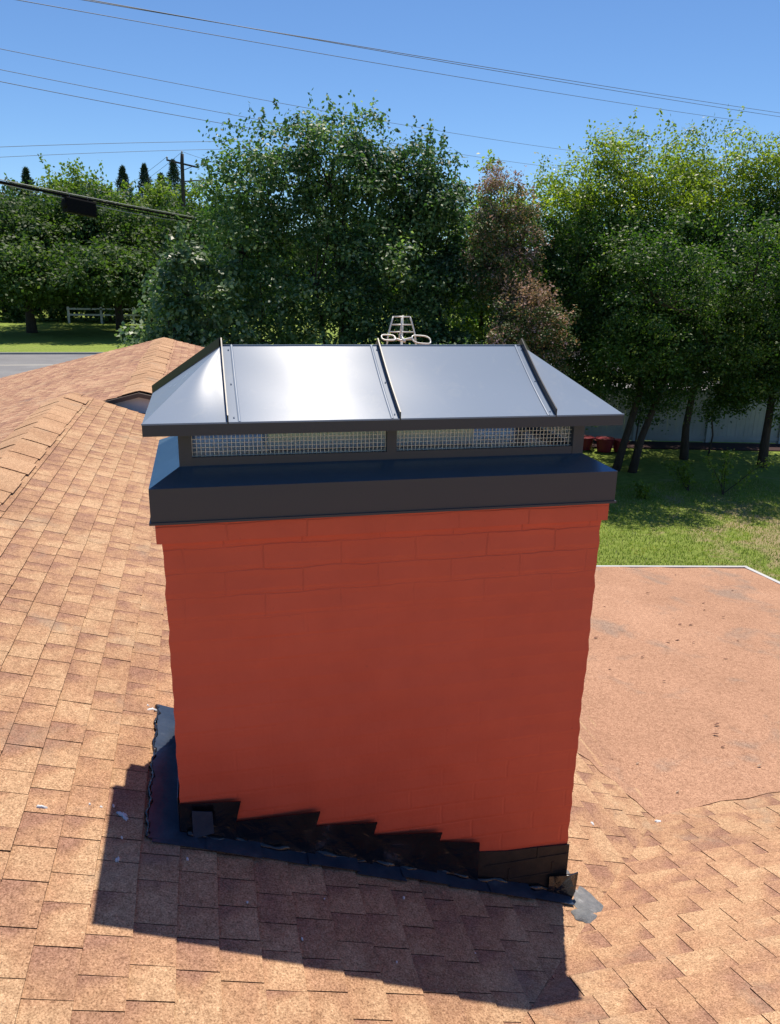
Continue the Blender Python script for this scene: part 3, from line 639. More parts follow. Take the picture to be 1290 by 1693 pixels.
# standing seams
def seam(pa, pb, h, wd, name='standing_seam', sag=True, ext=(0, 0)):
    mb = MB(); pa, pb = Vector(pa), Vector(pb); n = 12; d = (pb-pa); side = d.cross(Vector((0,0,1))).normalized()*wd*.5
    vs = []
    for i in range(n+1):
        t = i/n; p = pa+d*t; s_ = -.006*math.sin(math.pi*t) if sag else 0
        for q, hh in ((-1, -.002), (-1, h), (1, h), (1, -.002)): vs.append(p+side*q+Vector((0, 0, s_+hh)))
    fs = [(i*4+k, i*4+(k+1) % 4, (i+1)*4+(k+1) % 4, (i+1)*4+k) for i in range(n) for k in range(4)]+[(3,2,1,0),(n*4,n*4+1,n*4+2,n*4+3)]
    mb.add(vs, fs); return mb.build(name, M_seam, cap)
for (xe, xr) in seams:
    seam((xe, cyf-.002, ze), (xr, ryy, rz+.002), .019, .003)
    seam((xe, cyb+.002, ze), (xr, ryy, rz+.002), .019, .003)
seam((cx0, cyb, ze), (rx0-.004, ryy+.006, rz), .021, .005, 'hip_seam', False)
seam((cx1, cyb, ze), (rx1+.004, ryy+.006, rz), .021, .005, 'hip_seam', False)
mb = MB(); mb.tube([(rx0, ryy, rz+.001), (rx1, ryy, rz+.001)], .0018, 8); mb.build('ridge_fold', M_caproof, cap, smooth=True)
mb = MB(); mb.prism([(cx0-.001,cyf-.0015,ze-.002),(cx1+.001,cyf-.0015,ze-.002),(cx1+.001,cyf-.0015,ze+.002),(cx0-.001,cyf-.0015,ze+.002)], (0,.003,0)); mb.build('eave_fold', M_caproof, cap)
# raised cleat strips and rivets beside the seams
def slope_pt(x, v, dz): return Vector((x, cyf*(1-v)+ryy*v, ze*(1-v)+rz*v-.006*math.sin(math.pi*v)+dz))
for xe, dx in ((.056, .028), (.489, -.020), (.920, -.020)):
    mb = MB(); vs = []
    for j in range(13):
        v = j/12
        for q, hh in ((-.0035, .0010), (0, .0030), (.0035, .0010)): vs.append(slope_pt(xe+dx+q-.004*v, v, hh+.0008))
    mb.add(vs, [(j*3+k, j*3+k+1, (j+1)*3+k+1, (j+1)*3+k) for j in range(12) for k in range(2)]); mb.build('seam_cleat', M_caproof, cap, smooth=True)
    for v in (.06, .5, .94):
        p = slope_pt(xe+dx*.55, v, .002); mb = MB()
        ring = [(p.x+.0023*math.cos(t), p.y+.0023*math.sin(t), p.z+.0023*math.sin(t)*.62) for t in np.linspace(0, 2*math.pi, 9)[:-1]]
        mb.add(ring+[(p.x, p.y-.001, p.z+.0022)], [(i, (i+1) % 8, 8) for i in range(8)]); mb.build('rivet', M_rivet, cap)

# ------------------------------------------------------------------ TV antenna on the low roof
M_alu, _, _ = mat('antenna_white', (.66,.66,.62), .45, .3)
ay = 5.45; axc = 1.385; ant = thing('tv_antenna', (axc, ay, zD(axc, ay)), 'white grid reflector TV antenna with oval loops showing above the chimney cap', 'antenna')
mb = MB(); mb.tube([(axc-.015, ay+.03, zD(axc, ay)), (axc-.008, ay+.03, H-.30)], .009, 8); mb.tube([(axc-.2, ay+.25, zD(axc-.2, ay+.25)), (axc-.01, ay+.03, H-1.6)], .006, 6); mb.tube([(axc+.22, ay+.2, zD(axc+.2, ay)), (axc-.01, ay+.03, H-1.6)], .006, 6)
mb.build('mast', M_alu, ant, smooth=True)
def curve_side(s):
    top, bot = .060, .105
    return [(axc-.02+s*(top+(bot-top)*math.sin(t*math.pi/2))*(1.0), ay-.015*math.sin(t*2), H-.300-t*.215) for t in np.linspace(0, 1, 9)]
mb = MB()
for s in (-1, 1): mb.tube(curve_side(s), .0058, 6)
for t in (0, .25, .48, .72, 1.0):
    q = (.060+.045*math.sin(t*math.pi/2)); mb.tube([(axc-.02-q, ay, H-.300-t*.215), (axc-.02+q, ay, H-.300-t*.215)], .0052, 6)
mb.tube([(axc-.012, ay-.01, H-.290), (axc-.040, ay-.02, H-.45)], .0058, 6)
mb.build('reflector', M_alu, ant, smooth=True)
def loop(cx, cz, rx, rz_, y, tilt):
    mb = MB(); pts = []
    for k in range(25):
        th = 2*math.pi*k/24; c_, s_ = math.cos(th), math.sin(th)
        pts.append((cx+rx*abs(c_)**.6*(1 if c_ > 0 else -1), y+.03*s_, cz+rz_*abs(s_)**.7*(1 if s_ > 0 else -1)+tilt*c_*rx))
    mb.tube(pts, .0052, 6, cap=False); return mb.build('loop_element', M_alu, ant, smooth=True)
loop(axc-.13, H-.435, .048, .016, ay-.08, -.05); loop(axc+.105, H-.448, .066, .024, ay-.08, -.12)
mb = MB(); mb.tube([(axc-.09, ay-.08, H-.44), (axc-.04, ay-.07, H-.455), (axc+.04, ay-.08, H-.437)], .008, 6); mb.tube([(axc-.03, ay, H-.42), (axc-.02, ay-.1, H-.46)], .010, 6); mb.build('boom', M_alu, ant, smooth=True)

# ------------------------------------------------------------------ wires
M_wire, _, _ = mat('bare_wire', (.10,.11,.13), .6); M_cable, _, _ = mat('black_cable', (.007,.007,.009), .9, 0, .15); M_pale, _, _ = mat('lashing', (.42,.42,.40), .5, .2)
def wire(name, a, b, sag, rad, label, group, m=M_wire, ext=.25, cat='wire', mid=None):
    a, b = Vector(a), Vector(b); n = 40; pts = []
    for i in range(n+1):
        t = -ext+(1+2*ext)*i/n; p = a+(b-a)*t; p.z -= sag*4*t*(1-t)
        pts.append(p)
    mb = MB(); mb.tube(pts, rad, 5, cap=True); o = mb.build(name, m, None, smooth=True, loc=tuple(pts[n//2])); return tag(o, label, cat, group)
G1 = 'overhead power wires crossing the sky'
P = lambda x, y, z: (x, y, H+z)
wire('power_wire', P(-2.04,20,5.32), P(25.76,34,7.14), .05, .009, 'topmost of the thin wires crossing the upper sky', G1)
wire('power_wire', P(-1.49,20,5.30), P(25.77,34,6.99), .06, .009, 'second wire from the top, close under the topmost one', G1)
wire('power_wire', P(-3.35,20,5.21), P(18.91,32,6.51), .06, .008, 'third wire from the top, running down to the right-hand tree', G1)
wire('power_wire', P(-4.18,22,4.71), P(15.86,36,5.44), .12, .007, 'fourth wire from the top, faint, passing behind the pear tree crown', G1)
wire('power_wire', P(-4.23,22,4.28), P(13.44,36,4.82), .10, .007, 'fifth wire from the top, slightly lumpy, dipping to the pear tree', G1)
wire('power_wire', P(-4.26,22,4.03), P(8.1,34,4.72), .10, .008, 'lowest of the steep wires at the left, ending at the pear tree', G1)
wire('power_wire', P(-12.05,60,7.16), P(1.74,66,9.03), -.05, .016, 'upper of two nearly level wires left of the pear tree', G1)
wire('power_wire', P(-12.12,60,6.55), P(1.72,66,8.49), -.05, .014, 'lower of two nearly level wires left of the pear tree', G1)
# telephone cable bundle with its splice case
def lerp(t): return Vector((-4.09+(4.95+4.09)*t, 20+8*t, H+1.69-(1.69-.88)*t))
cab = thing('cable_bundle', tuple(lerp(.3)), 'thick black telephone cable bundle sloping past the left-hand trees', 'cable')
def strand(dz, rad, m, name, ph=0, wv=.0, t0=-.5, t1=1.25):
    mb = MB(); pts = []
    for i in range(61):
        t = t0+(t1-t0)*i/60; p = lerp(t); p.z += dz+wv*math.sin(t*9+ph)-.12*4*t*(1-t)*.6; p.y += .02*math.sin(t*13+ph); pts.append(p)
    mb.tube(pts, rad, 6); return mb.build(name, m, cab, smooth=True)
strand(.0, .026, M_cable, 'main_cable'); strand(.045, .011, M_pale, 'messenger_strand'); strand(-.055, .015, M_cable, 'side_cable', 1, .03); strand(-.085, .011, M_pale, 'drop_wire', 2, .05, -.5, .5)
spl = thing('splice_case', tuple(lerp(.155)-Vector((0,0,.16))), 'black ribbed splice case hanging under the cable bundle', 'splice case')
c0, c1 = lerp(.126)-Vector((0,0,.22)), lerp(.190)-Vector((0,0,.25)); d = (c1-c0).normalized()
mb = MB(); dv = Vector((0,0,1)); dn_ = d.cross(dv).normalized()
prof = [(-.10,-.19),(-.115,-.15),(-.115,-.02),(-.09,.0),(-.115,.02),(-.115,.12),(-.10,.15),(.10,.15),(.115,.12),(.115,-.15),(.10,-.19)]
mb.prism([c0+dn_*a+dv*b for a, b in prof], c1-c0); mb.build('case_body', M_cable, spl)
for t in (.18, .82):
    p = c0.lerp(c1, t); mb = MB(); mb.tube([p+dv*.14, p+dv*.25], .008, 6); mb.build('hanger', M_pale, spl)
for k, (cc, nm) in enumerate(((c0, 'end_cap'), (c1, 'end_cap'))):
    mb = MB(); s_ = -1 if k == 0 else 1; mb.tube([cc, cc+d*s_*.03, cc+d*s_*.035], [.12, .10, .02], 10); mb.build(nm, M_cable, spl, smooth=True)

# ------------------------------------------------------------------ utility pole
M_pole, _, _ = mat('creosote_wood', (.055,.045,.040), .85); M_ins, _, _ = mat('insulator', (.30,.30,.32), .4)
pole = thing('utility_pole', (-.95, 88, 0), 'wooden utility pole with a tilted crossarm above the distant trees', 'utility pole')
mb = MB(); mb.tube([(-1.15,88,0),(-.95,88,H+10.0),(-.9,88,H+10.75)], [.26,.19,.17], 10); mb.build('pole_shaft', M_pole, pole, smooth=True)
mb = MB(); mb.prism([(-2.45,87.75,H+10.18),(.62,87.75,H+9.62),(.62,87.75,H+9.46),(-2.45,87.75,H+10.02)], (0,.16,0)); mb.build('crossarm', M_pole, pole)
mb = MB(); mb.tube([(-1.8,87.7,H+10.0),(-.95,87.75,H+9.2)], .035, 5); mb.tube([(.05,87.7,H+9.6),(-.9,87.75,H+9.2)], .035, 5); mb.build('brace', M_pole, pole)
for x, z in ((-2.38, 10.18), (-.92, 10.75), (.5, 9.66)):
    mb = MB(); mb.tube([(x,87.83,H+z-.02),(x,87.83,H+z+.12),(x,87.83,H+z+.24)], [.05,.10,.05], 8); mb.build('insulator', M_ins, pole, smooth=True)
mb = MB(); mb.tube([(-.95,87.9,H+8.18),(1.85,87.6,H+8.45)], .07, 6); mb.build('standoff_arm', M_pole, pole)
mb = MB(); mb.tube([(1.75,87.6,H+8.0),(1.75,87.6,H+8.8)], [.22,.22], 10); mb.build('transformer', M_cable, pole)
G2 = 'thin wires strung from the distant utility pole'
for (x, z, x2, z2), l in (((-2.38,10.4,-14,4.6), 'thin wire falling left from the pole crossarm tip'), ((-.92,10.9,-13,4.4), 'thin wire falling left from the pole top'), ((.5,9.85,12,9.6), 'thin wire leading right from the pole crossarm'), ((-.92,10.95,13,9.9), 'thin wire leading right from the pole top')):
    wire('pole_wire', P(x,87.9,z), P(x2,98,z2), .5, .016, l, G2, ext=0)

# ------------------------------------------------------------------ fences
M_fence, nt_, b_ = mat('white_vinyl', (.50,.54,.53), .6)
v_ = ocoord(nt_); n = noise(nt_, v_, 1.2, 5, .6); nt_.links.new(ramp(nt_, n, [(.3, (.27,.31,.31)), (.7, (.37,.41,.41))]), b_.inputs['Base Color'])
fa, fb = Vector((4.5, 26.6, 0)), Vector((30, 20.8, 0)); fdv = (fb-fa); fl = fdv.length; fdv.normalize(); fn_ = Vector((-fdv.y, fdv.x, 0))
fen = thing('privacy_fence', (15.2, 24.15, 0), 'pale privacy fence of upright boards standing in shade behind the right-hand trees', 'fence')
mb = MB(); t = 0; k = 0
while t < fl:
    a = fa+fdv*t; b = fa+fdv*min(t+.143, fl); y = (k % 2)*.004; hgt = 1.80
    if k % 17 != 0:
        mb.prism([a+fn_*y+Vector((0,0,.05)), b+fn_*y+Vector((0,0,.05)), b+fn_*y+Vector((0,0,hgt)), a+fn_*y+Vector((0,0,hgt))], fn_*.02)
    t += .15; k += 1
mb.build('fence_boards', M_fence, fen)
for zz in (.12, 1.72):
    mb = MB(); a = fa-fn_*.03; mb.prism([a+Vector((0,0,zz)), a+fdv*fl+Vector((0,0,zz)), a+fdv*fl+Vector((0,0,zz+.12)), a+Vector((0,0,zz+.12))], fn_*.025); mb.build('rail', M_fence, fen)
t = 0
while t < fl:
    c = fa+fdv*(t+.07); mb = MB(); mb.box((c.x-.065, c.y-.065, 0), (c.x+.065, c.y+.065, 1.95)); mb.build('post', M_fence, fen); t += 2.55
# low board under the fence: reddish border
M_red, nt_, b_ = mat('red_plastic', (.20,.010,.022), .5)
M_mulch, _, _ = mat('bark_mulch', (.035,.014,.014), .95)
mb = MB(); mb.prism([fa-fn_*1.2+Vector((0,0,.004)), fb-fn_*1.2+Vector((0,0,.004)), fb-fn_*.08+Vector((0,0,.004)), fa-fn_*.08+Vector((0,0,.004))], (0,0,.03)); tag(mb.build('mulch_bed', M_mulch), kind='structure')
def red_tub(x, y, r, h, label, tilt=0):
    t_ = thing('plastic_tub', (x, y, .03), label, 'tub', 'red plastic tubs by the pale fence')
    mb = MB(); mb.tube([(x, y, .03), (x, y, h*.5), (x+tilt, y, h)], [r*.78, r*.9, r], 20, cap=True); mb.build('tub_body', M_red, t_, smooth=False)
    mb = MB(); ring = [(x+tilt+(r+.012)*math.cos(q), y+(r+.012)*math.sin(q), h) for q in np.linspace(0, 2*math.pi, 25)]; mb.tube(ring, .022, 6, cap=False); mb.build('rim', M_red, t_, smooth=True)
    for s in (-1, 1):
        mb = MB(); mb.tube([(x+s*(r+.01), y-.08, h-.03), (x+s*(r+.06), y-.05, h-.05), (x+s*(r+.06), y+.05, h-.05), (x+s*(r+.01), y+.08, h-.03)], .014, 6); mb.build('handle', M_red, t_, smooth=True)
red_tub(12.15, 23.3, .27, .42, 'red plastic tub against the pale fence, nearest the chimney cap')
red_tub(12.65, 22.9, .28, .45, 'bright red plastic tub in the middle of the row by the fence')
red_tub(13.15, 22.8, .24, .38, 'dark red plastic tub at the tree side of the row', .03)
# white rail fence across the road
M_wht, _, _ = mat('white_wood', (.60,.60,.58), .7)
rf = thing('rail_fence', (-8, 84, 0), 'white two-rail fence in tree shade across the road', 'fence')
for i in range(4):
    x = -12.4+i*3.03; mb = MB(); mb.box((x-.10, 84, 0), (x+.10, 84.2, 1.55)); mb.build('post', M_wht, rf)
for zz in (.72, 1.28):
    mb = MB(); mb.box((-12.5, 83.94, zz), (-3.2, 84.0, zz+.17)); mb.build('rail', M_wht, rf)

# ------------------------------------------------------------------ trees
def leaf_mat(name, stops, trans=.45, rough=.45, tcol=None, spec=.5, big=.25, bigmul=((.7,.75,.8),(1.2,1.15,.95))):
    m = bpy.data.materials.new(name); m.use_nodes = True; nt = m.node_tree; b = nt.nodes['Principled BSDF']; out = nt.nodes['Material Output']
    at = N(nt, 'Attribute'); at.attribute_name = 'rnd'
    c = ramp(nt, at.outputs['Fac'], stops)
    v = ocoord(nt); n = noise(nt, v, big, 3, .5); c = mix(nt, 1.0, c, ramp(nt, n, [(.35, bigmul[0]), (.65, bigmul[1])]), 'MULTIPLY')
    nt.links.new(c, b.inputs['Base Color']); b.inputs['Roughness'].default_value = rough; b.inputs['Specular IOR Level'].default_value = spec
    tr = N(nt, 'BsdfTranslucent'); tc_ = mix(nt, 1.0, c, tcol or (1.5, 1.9, .55), 'MULTIPLY'); nt.links.new(tc_, tr.inputs[0])
    ms = N(nt, 'MixShader'); ms.inputs[0].default_value = trans; nt.links.new(b.outputs[0], ms.inputs[1]); nt.links.new(tr.outputs[0], ms.inputs[2]); nt.links.new(ms.outputs[0], out.inputs[0])
    return m
ML_pear = leaf_mat('pear_leaf', [(0, (.034,.082,.036)), (.5, (.070,.14,.058)), (.82, (.15,.225,.11)), (1, (.32,.39,.26))], .30, .5, (1.5,2.0,.7), .4, .5, ((.55,.62,.7),(1.35,1.25,1.0)))  # palest stop paints sun gleams as a share of paler leaves
ML_right = leaf_mat('privet_leaf', [(0, (.026,.066,.022)), (.5, (.055,.115,.036)), (.88, (.10,.17,.045)), (1, (.22,.27,.13))], .36, .5, (1.9,2.3,.5), .35, .5, ((.6,.68,.75),(1.3,1.2,.95)))
ML_tip = leaf_mat('yellow_green_leaf', [(0, (.105,.165,.026)), (.6, (.165,.24,.04)), (1, (.27,.33,.09))], .48, .4, (2.0,2.1,.5), .5)  # yellow-green of backlit crown tops, put into the leaf colour
ML_myr = leaf_mat('myrtle_leaf', [(0, (.05,.105,.035)), (.56, (.10,.165,.06)), (.63, (.26,.19,.10)), (.78, (.38,.26,.17)), (.86, (.46,.30,.30)), (1, (.62,.42,.47))], .35, .5, (1.4,1.3,.9), .3, 1.2, ((.75,.8,.85),(1.2,1.1,1)))
ML_flower = leaf_mat('myrtle_flower', [(0, (.10,.13,.055)), (.3, (.24,.18,.095)), (.6, (.38,.25,.18)), (.8, (.48,.32,.31)), (1, (.64,.48,.50))], .35, .6, (1.2,1.1,1.0), .2, 1.2)
ML_far = leaf_mat('far_leaf', [(0, (.040,.080,.028)), (.6, (.070,.125,.038)), (1, (.13,.18,.06))], .38, .55, (1.6,1.9,.6), .3, .12)
ML_farb = leaf_mat('far_bright_leaf', [(0, (.095,.165,.035)), (.6, (.15,.23,.05)), (1, (.23,.30,.09))], .42, .55, (1.6,1.8,.6), .3, .15)
ML_ced = leaf_mat('cedar_leaf', [(0, (.030,.060,.036)), (1, (.070,.11,.06))], .15, .7, (1.2,1.4,.8), .2)  # dark green lightened slightly: distance haze put into the leaf colour
m_, nt_, b_ = mat('bark', (.06,.045,.035), .95); v_ = ocoord(nt_, (1,1,.25)); n = noise(nt_, v_, 14, 6, .7)
nt_.links.new(ramp(nt_, n, [(.3, (.030,.023,.019)), (.7, (.085,.066,.052))]), b_.inputs['Base Color']); bump(nt_, b_, n, .8, .02); M_bark = m_

def leaves(P, L, W, rg, droop=.35, upw=0.0, nrm=None):
    """P (n,3) leaf bases -> quad mesh arrays; nrm biases the blade normals"""
    n = len(P)
    if nrm is None: nn = rg.normal(size=(n, 3))
    else: nn = nrm + rg.normal(size=(n, 3))*.55
    nn /= np.linalg.norm(nn, axis=1)[:, None]+1e-9
    d = rg.normal(size=(n, 3)); d[:, 2] += upw-droop; d -= nn*(d*nn).sum(1)[:, None]; d /= np.linalg.norm(d, axis=1)[:, None]+1e-9
    s = np.cross(nn, d)
    l = L*rg.uniform(.65, 1.3, n)[:, None]; w_ = W*rg.uniform(.7, 1.25, n)[:, None]
    V = np.empty((n, 4, 3)); V[:, 0] = P; V[:, 1] = P+d*l*.45+s*w_*.5+nn*w_*.12; V[:, 2] = P+d*l; V[:, 3] = P+d*l*.45-s*w_*.5+nn*w_*.12
    return V.reshape(-1, 3), np.arange(n*4).reshape(n, 4)
def lf(p, s=1.0, ph=0.0):
    """cheap smooth noise for clumping"""
    x, y, z = p[:, 0]*s+ph, p[:, 1]*s+ph*1.7, p[:, 2]*s-ph
    return (np.sin(x*1.7+1.3*np.sin(y*1.1))+np.sin(y*2.3+1.1*np.sin(z*1.9))+np.sin(z*2.1+1.7*np.sin(x*1.3))+.6*np.sin(x*4.1+z*3.7)+.6*np.sin(y*4.7-z*3.1))/4.2
def tree(name, base, blobs, label, cat, nleaf, L, W, matl, trunk_r=.16, group=None, clump=.26, per=26, shoots=0, shoot_h=.8, seed=1, gap=-.25, fork=None, droop=.35, tips=None, tip_frac=0, trunk=True, upw=0, tipz=None, limbs=True, tmat=None, lean=0.0, shell=.42, bough=.76):
    """blobs: (x, y, z, rx, ry, rz, weight)"""
    rg = np.random.default_rng(seed); B = np.array(blobs, float); root = thing(name, base, label, cat, group)
    wts = B[:, 6]*(B[:, 3]*B[:, 4]*B[:, 5])**.70; wts /= wts.sum()
    def spots(ncl, shp, gp):
        cl = []; tries = 0
        while len(cl) < ncl and tries < 30:
            idx = rg.choice(len(B), ncl, p=wts); u = rg.normal(size=(ncl, 3)); u /= np.linalg.norm(u, axis=1)[:, None]
            rad = rg.random(ncl)**shp; rad *= 1+.14*rg.normal(size=ncl)*(rad > .7)
            p = B[idx, :3]+u*B[idx, 3:6]*rad[:, None]
            keep = lf(p, 1.6/clump*.26, seed)+.55*rg.random(ncl) > gp
            cl += list(p[keep & (p[:, 2] > .15)]); tries += 1
        return np.array(cl[:ncl])
    # boughs: dense leafy pads, light on top and dark underneath; plus loose sprays between them
    pb = int(per*5.2); cb = spots(max(3, int(nleaf*bough/pb)), shell*.62, gap-.25); rad_b = clump*rg.uniform(1.25, 2.3, len(cb))
    rb = np.repeat(np.arange(len(cb)), pb); u = rg.normal(size=(len(rb), 3)); u /= np.linalg.norm(u, axis=1)[:, None]
    u[:, 2] = np.where(rg.random(len(rb)) < .72, np.abs(u[:, 2]), u[:, 2])
    rr3 = rg.random(len(rb))**.36*(1+.18*rg.normal(size=len(rb)))
    P1 = cb[rb]+u*np.array([1, 1, .72])*(rad_b[rb]*rr3)[:, None]; P1[:, 2] -= .35*((P1[:, 0]-cb[rb][:, 0])**2+(P1[:, 1]-cb[rb][:, 1])**2)/rad_b[rb]
    n1_ = u*.75+np.array([0, 0, .65]); c1_ = np.repeat(rg.uniform(-.22, .22, len(cb)), pb)
    cl = spots(int(nleaf*(1-bough)/per), shell, gap)
    rep_ = np.repeat(cl, per, axis=0); P2 = rep_+rg.normal(size=rep_.shape)*clump*np.array([.62, .62, .50])
    Pt = np.vstack([P1, P2]); clr = np.concatenate([c1_, np.repeat(rg.uniform(-.28, .28, len(cl)), per)]); Nr = np.vstack([n1_, rg.normal(size=P2.shape)*.8+np.array([0, 0, .4])])
    if shoots:
        bi = rg.choice(len(B), shoots, p=wts); ang = rg.uniform(0, 2*math.pi, shoots); rr_ = np.sqrt(rg.random(shoots))*.9
        sx_ = B[bi, 0]+B[bi, 3]*rr_*np.cos(ang); sy_ = B[bi, 1]+B[bi, 4]*rr_*np.sin(ang); sz_ = B[bi, 2]+B[bi, 5]*np.sqrt(np.clip(1-rr_**2, 0, 1))*.92
        hs = shoot_h*rg.uniform(.4, 1.3, shoots); ns = 26
        t = rg.random((shoots, ns)); lnn = rg.normal(size=(shoots, 2))*.22
        q = np.stack([sx_[:, None]+lnn[:, :1]*t*hs[:, None], sy_[:, None]+lnn[:, 1:]*t*hs[:, None], sz_[:, None]+t*hs[:, None]], -1)
        q += rg.normal(size=q.shape)*(clump*.36*(1.15-t))[..., None]
        Pt = np.vstack([Pt, q.reshape(-1, 3)]); clr = np.concatenate([clr, np.full(shoots*ns, .08)]); Nr = np.vstack([Nr, rg.normal(size=(shoots*ns, 3))])
    # leaves hanging clear of the ground only
    k = Pt[:, 2] > .12; Pt, clr, Nr = Pt[k], clr[k], Nr[k]
    rnd = np.clip(rg.random(len(Pt))*.8+.1+clr, 0, 1)
    def mk(sel, nm, m_l, par):
        V, F = leaves(Pt[sel], L, W, rg, droop, upw, Nr[sel]); me = np_mesh(nm, V, F, rnd[sel]); return link_mesh(nm, me, m_l, par)
    if tips is not None:
        top = Pt[:, 2] + .5*lf(Pt, 1.1, seed+3) > tipz
        cr = mk(~top, 'crown', matl, root); mk(top, 'crown_top', tips, cr)  # upper leaves: backlight painted as brighter colour; on the myrtles, blossom
    else: mk(np.ones(len(Pt), bool), 'crown', matl, root)
    if trunk:
        mb = MB(); bx, by, bz = base; rr2 = random.Random(seed); stems = fork or [(bx, by, 0)]
        for (fx, fy, tw) in stems:
            tgt = sorted(blobs, key=lambda b: (b[0]-fx)**2+(b[1]-fy)**2-.3*b[2])[:4]
            cx, cy = np.mean([b[0] for b in tgt]), np.mean([b[1] for b in tgt]); low = min(b[2]-b[5]*.5 for b in blobs); hi = max(b[2] for b in tgt)
            pts = [(fx, fy, -.1), (fx*.97+cx*.03+rr2.uniform(-.08, .08)+lean*.42, fy, low*.35+.3), (fx*.85+cx*.15+rr2.uniform(-.15, .15)+lean, fy*.9+cy*.1, max(low, 1)+.2), (fx*.55+cx*.45+lean*.8, fy*.5+cy*.5, (max(low, 1)+hi)/2), (cx, cy, hi)]
            tr_ = trunk_r*(1 if len(stems) == 1 else .85); mb.tube(pts, [tr_*1.35, tr_, tr_*.85, tr_*.5, tr_*.12], 9)
            if limbs:
                for b in tgt:
                    j = rr2.choice([2, 3]); s_ = Vector(pts[j]); e_ = Vector((b[0], b[1], b[2])); m1 = s_.lerp(e_, .5)+Vector((rr2.uniform(-.2, .2), rr2.uniform(-.2, .2), .25))
                    mb.tube([s_, m1, e_], [tr_*.5, tr_*.34, tr_*.12], 6)
        if limbs:
            for i in range(min(len(cl), 160)):
                c = cl[i]; b = blobs[int(np.argmin([np.linalg.norm(c-np.array(q[:3])) for q in blobs]))]
                s_ = Vector(b[:3])+Vector((0, 0, -.25*b[5])); e_ = Vector(c); m1 = s_.lerp(e_, .5)+Vector((rr2.uniform(-.15, .15), rr2.uniform(-.15, .15), -.1))
                mb.tube([s_, m1, e_], [trunk_r*.16, trunk_r*.11, trunk_r*.05], 4, cap=False)
        mb.build('trunk', tmat or M_bark, root, smooth=True)
    return root

# the big pear behind the chimney
tree('pear_tree', (4.0, 23, 0), [(2.1,22.7,7.4,1.6,1.6,1.7,1.1),(1.25,22.4,6.3,1.15,1.5,1.7,1.2),(6.3,22.6,7.3,1.1,1.3,1.5,1),(3.55,22.6,8.0,1.25,1.5,1.5,1.1),(4.75,22.7,7.7,1.25,1.6,1.6,1),(5.9,22.6,7.4,1.15,1.5,1.6,1),
     (6.9,22.3,6.3,1.0,1.4,1.6,.9),(3.1,22.3,5.4,1.7,1.7,1.7,1),(5.2,22.1,5.6,1.8,1.7,1.6,1.2),(6.7,22,4.5,1.3,1.5,1.4,1.1),(1.6,22.3,4.0,1.5,1.5,1.6,1),(3.4,22.2,3.2,1.7,1.6,1.6,1),(5.3,21.8,3.6,1.7,1.6,1.5,1.1),(7.7,21.9,5.6,.7,1.0,1.3,.7),(4.4,22.4,1.7,2.5,1.4,.9,.6),(7.2,21.8,2.6,1.3,1.3,1.3,.8)],
     'tall glossy dark green pear tree directly behind the chimney cap', 'tree', 96000, .115, .078, ML_pear, .20, shoots=110, shoot_h=.65, seed=11, gap=-.16, clump=.27, per=24, droop=.6)
tree('leafy_shrub', (-.9, 21.0, 0), [(-.9,21.2,3.9,.95,1.0,1.3,1),(-1.4,20.8,2.6,.85,.9,.9,1),(-.2,20.9,2.9,1.1,1.0,1.3,1),(.6,21.2,4.2,.9,1,1.3,1),(-.3,21.1,5.1,.7,.8,1.1,.8),(.8,21.1,2.3,1.2,1,1.3,.9),(-.5,20.9,1.2,1.3,1.0,1.0,.8)],
     'pale green leafy shrub arching out left of the pear tree', 'shrub', 22000, .140, .095, leaf_mat('pale_pear_leaf', [(0, (.060,.12,.050)), (.6, (.13,.21,.10)), (1, (.32,.38,.25))], .30, .45, (1.4,1.7,.7), .6), .07, shoots=26, shoot_h=.6, seed=21, gap=-.10, clump=.24, per=22, droop=.4)
tree('hedge_shrub', (5.9, 19.6, 0), [(5.9,19.8,1.6,1.1,.8,1.3,1),(6.5,19.5,2.9,.8,.7,.8,1),(5.0,19.7,2.6,.9,.7,.9,.8)], 'mid green round-leaved shrub in front of the pear tree, above the cap ridge', 'shrub', 9000, .11, .08, ML_pear, .05, shoots=12, shoot_h=.4, seed=23, gap=-.05)
# crepe myrtles
GM = 'crepe myrtles between the pear and the right-hand trees'
tree('crepe_myrtle', (8.0, 20.6, 0), [(7.75,20.8,7.05,.70,.7,1.0,1),(8.35,20.7,6.4,.62,.7,1.0,1),(7.5,20.6,5.9,.65,.7,.9,1),(8.1,20.4,5.3,.7,.7,.8,.8)],
     'tall crepe myrtle with faded brownish-pink blossom heads, its top against the sky', 'tree', 17000, .075, .040, ML_myr, .06, GM, shoots=34, shoot_h=.5, seed=31, gap=-.15, clump=.17, per=22, tips=ML_flower, tipz=7.5, upw=.3)
tree('crepe_myrtle', (8.6, 19.2, 0), [(8.15,19.3,4.6,.85,.7,.70,1.2),(8.6,19.1,3.9,.75,.7,.8,1),(7.6,19.2,3.8,.7,.6,.7,.9),(8.3,19.0,2.9,.9,.7,.8,.9)],
     'lower crepe myrtle with bronze leaves and pink blossom nearer the chimney cap', 'tree', 17000, .075, .040, ML_myr, .05, GM, shoots=30, shoot_h=.35, seed=33, gap=-.15, clump=.17, per=22, tips=ML_flower, tipz=4.75, upw=.3)
tree('crepe_myrtle', (7.4, 18.6, 0), [(7.2,18.7,2.9,.8,.6,.7,1),(7.9,18.6,2.2,.75,.6,.8,1),(6.8,18.6,2.0,.6,.6,.9,.8)],
     'shortest crepe myrtle, pink blossom just above the right end of the cap ridge', 'tree', 11000, .075, .040, ML_myr, .04, GM, shoots=16, shoot_h=.3, seed=35, gap=-.12, clump=.17, per=22, tips=ML_flower, tipz=3.1, upw=.3)
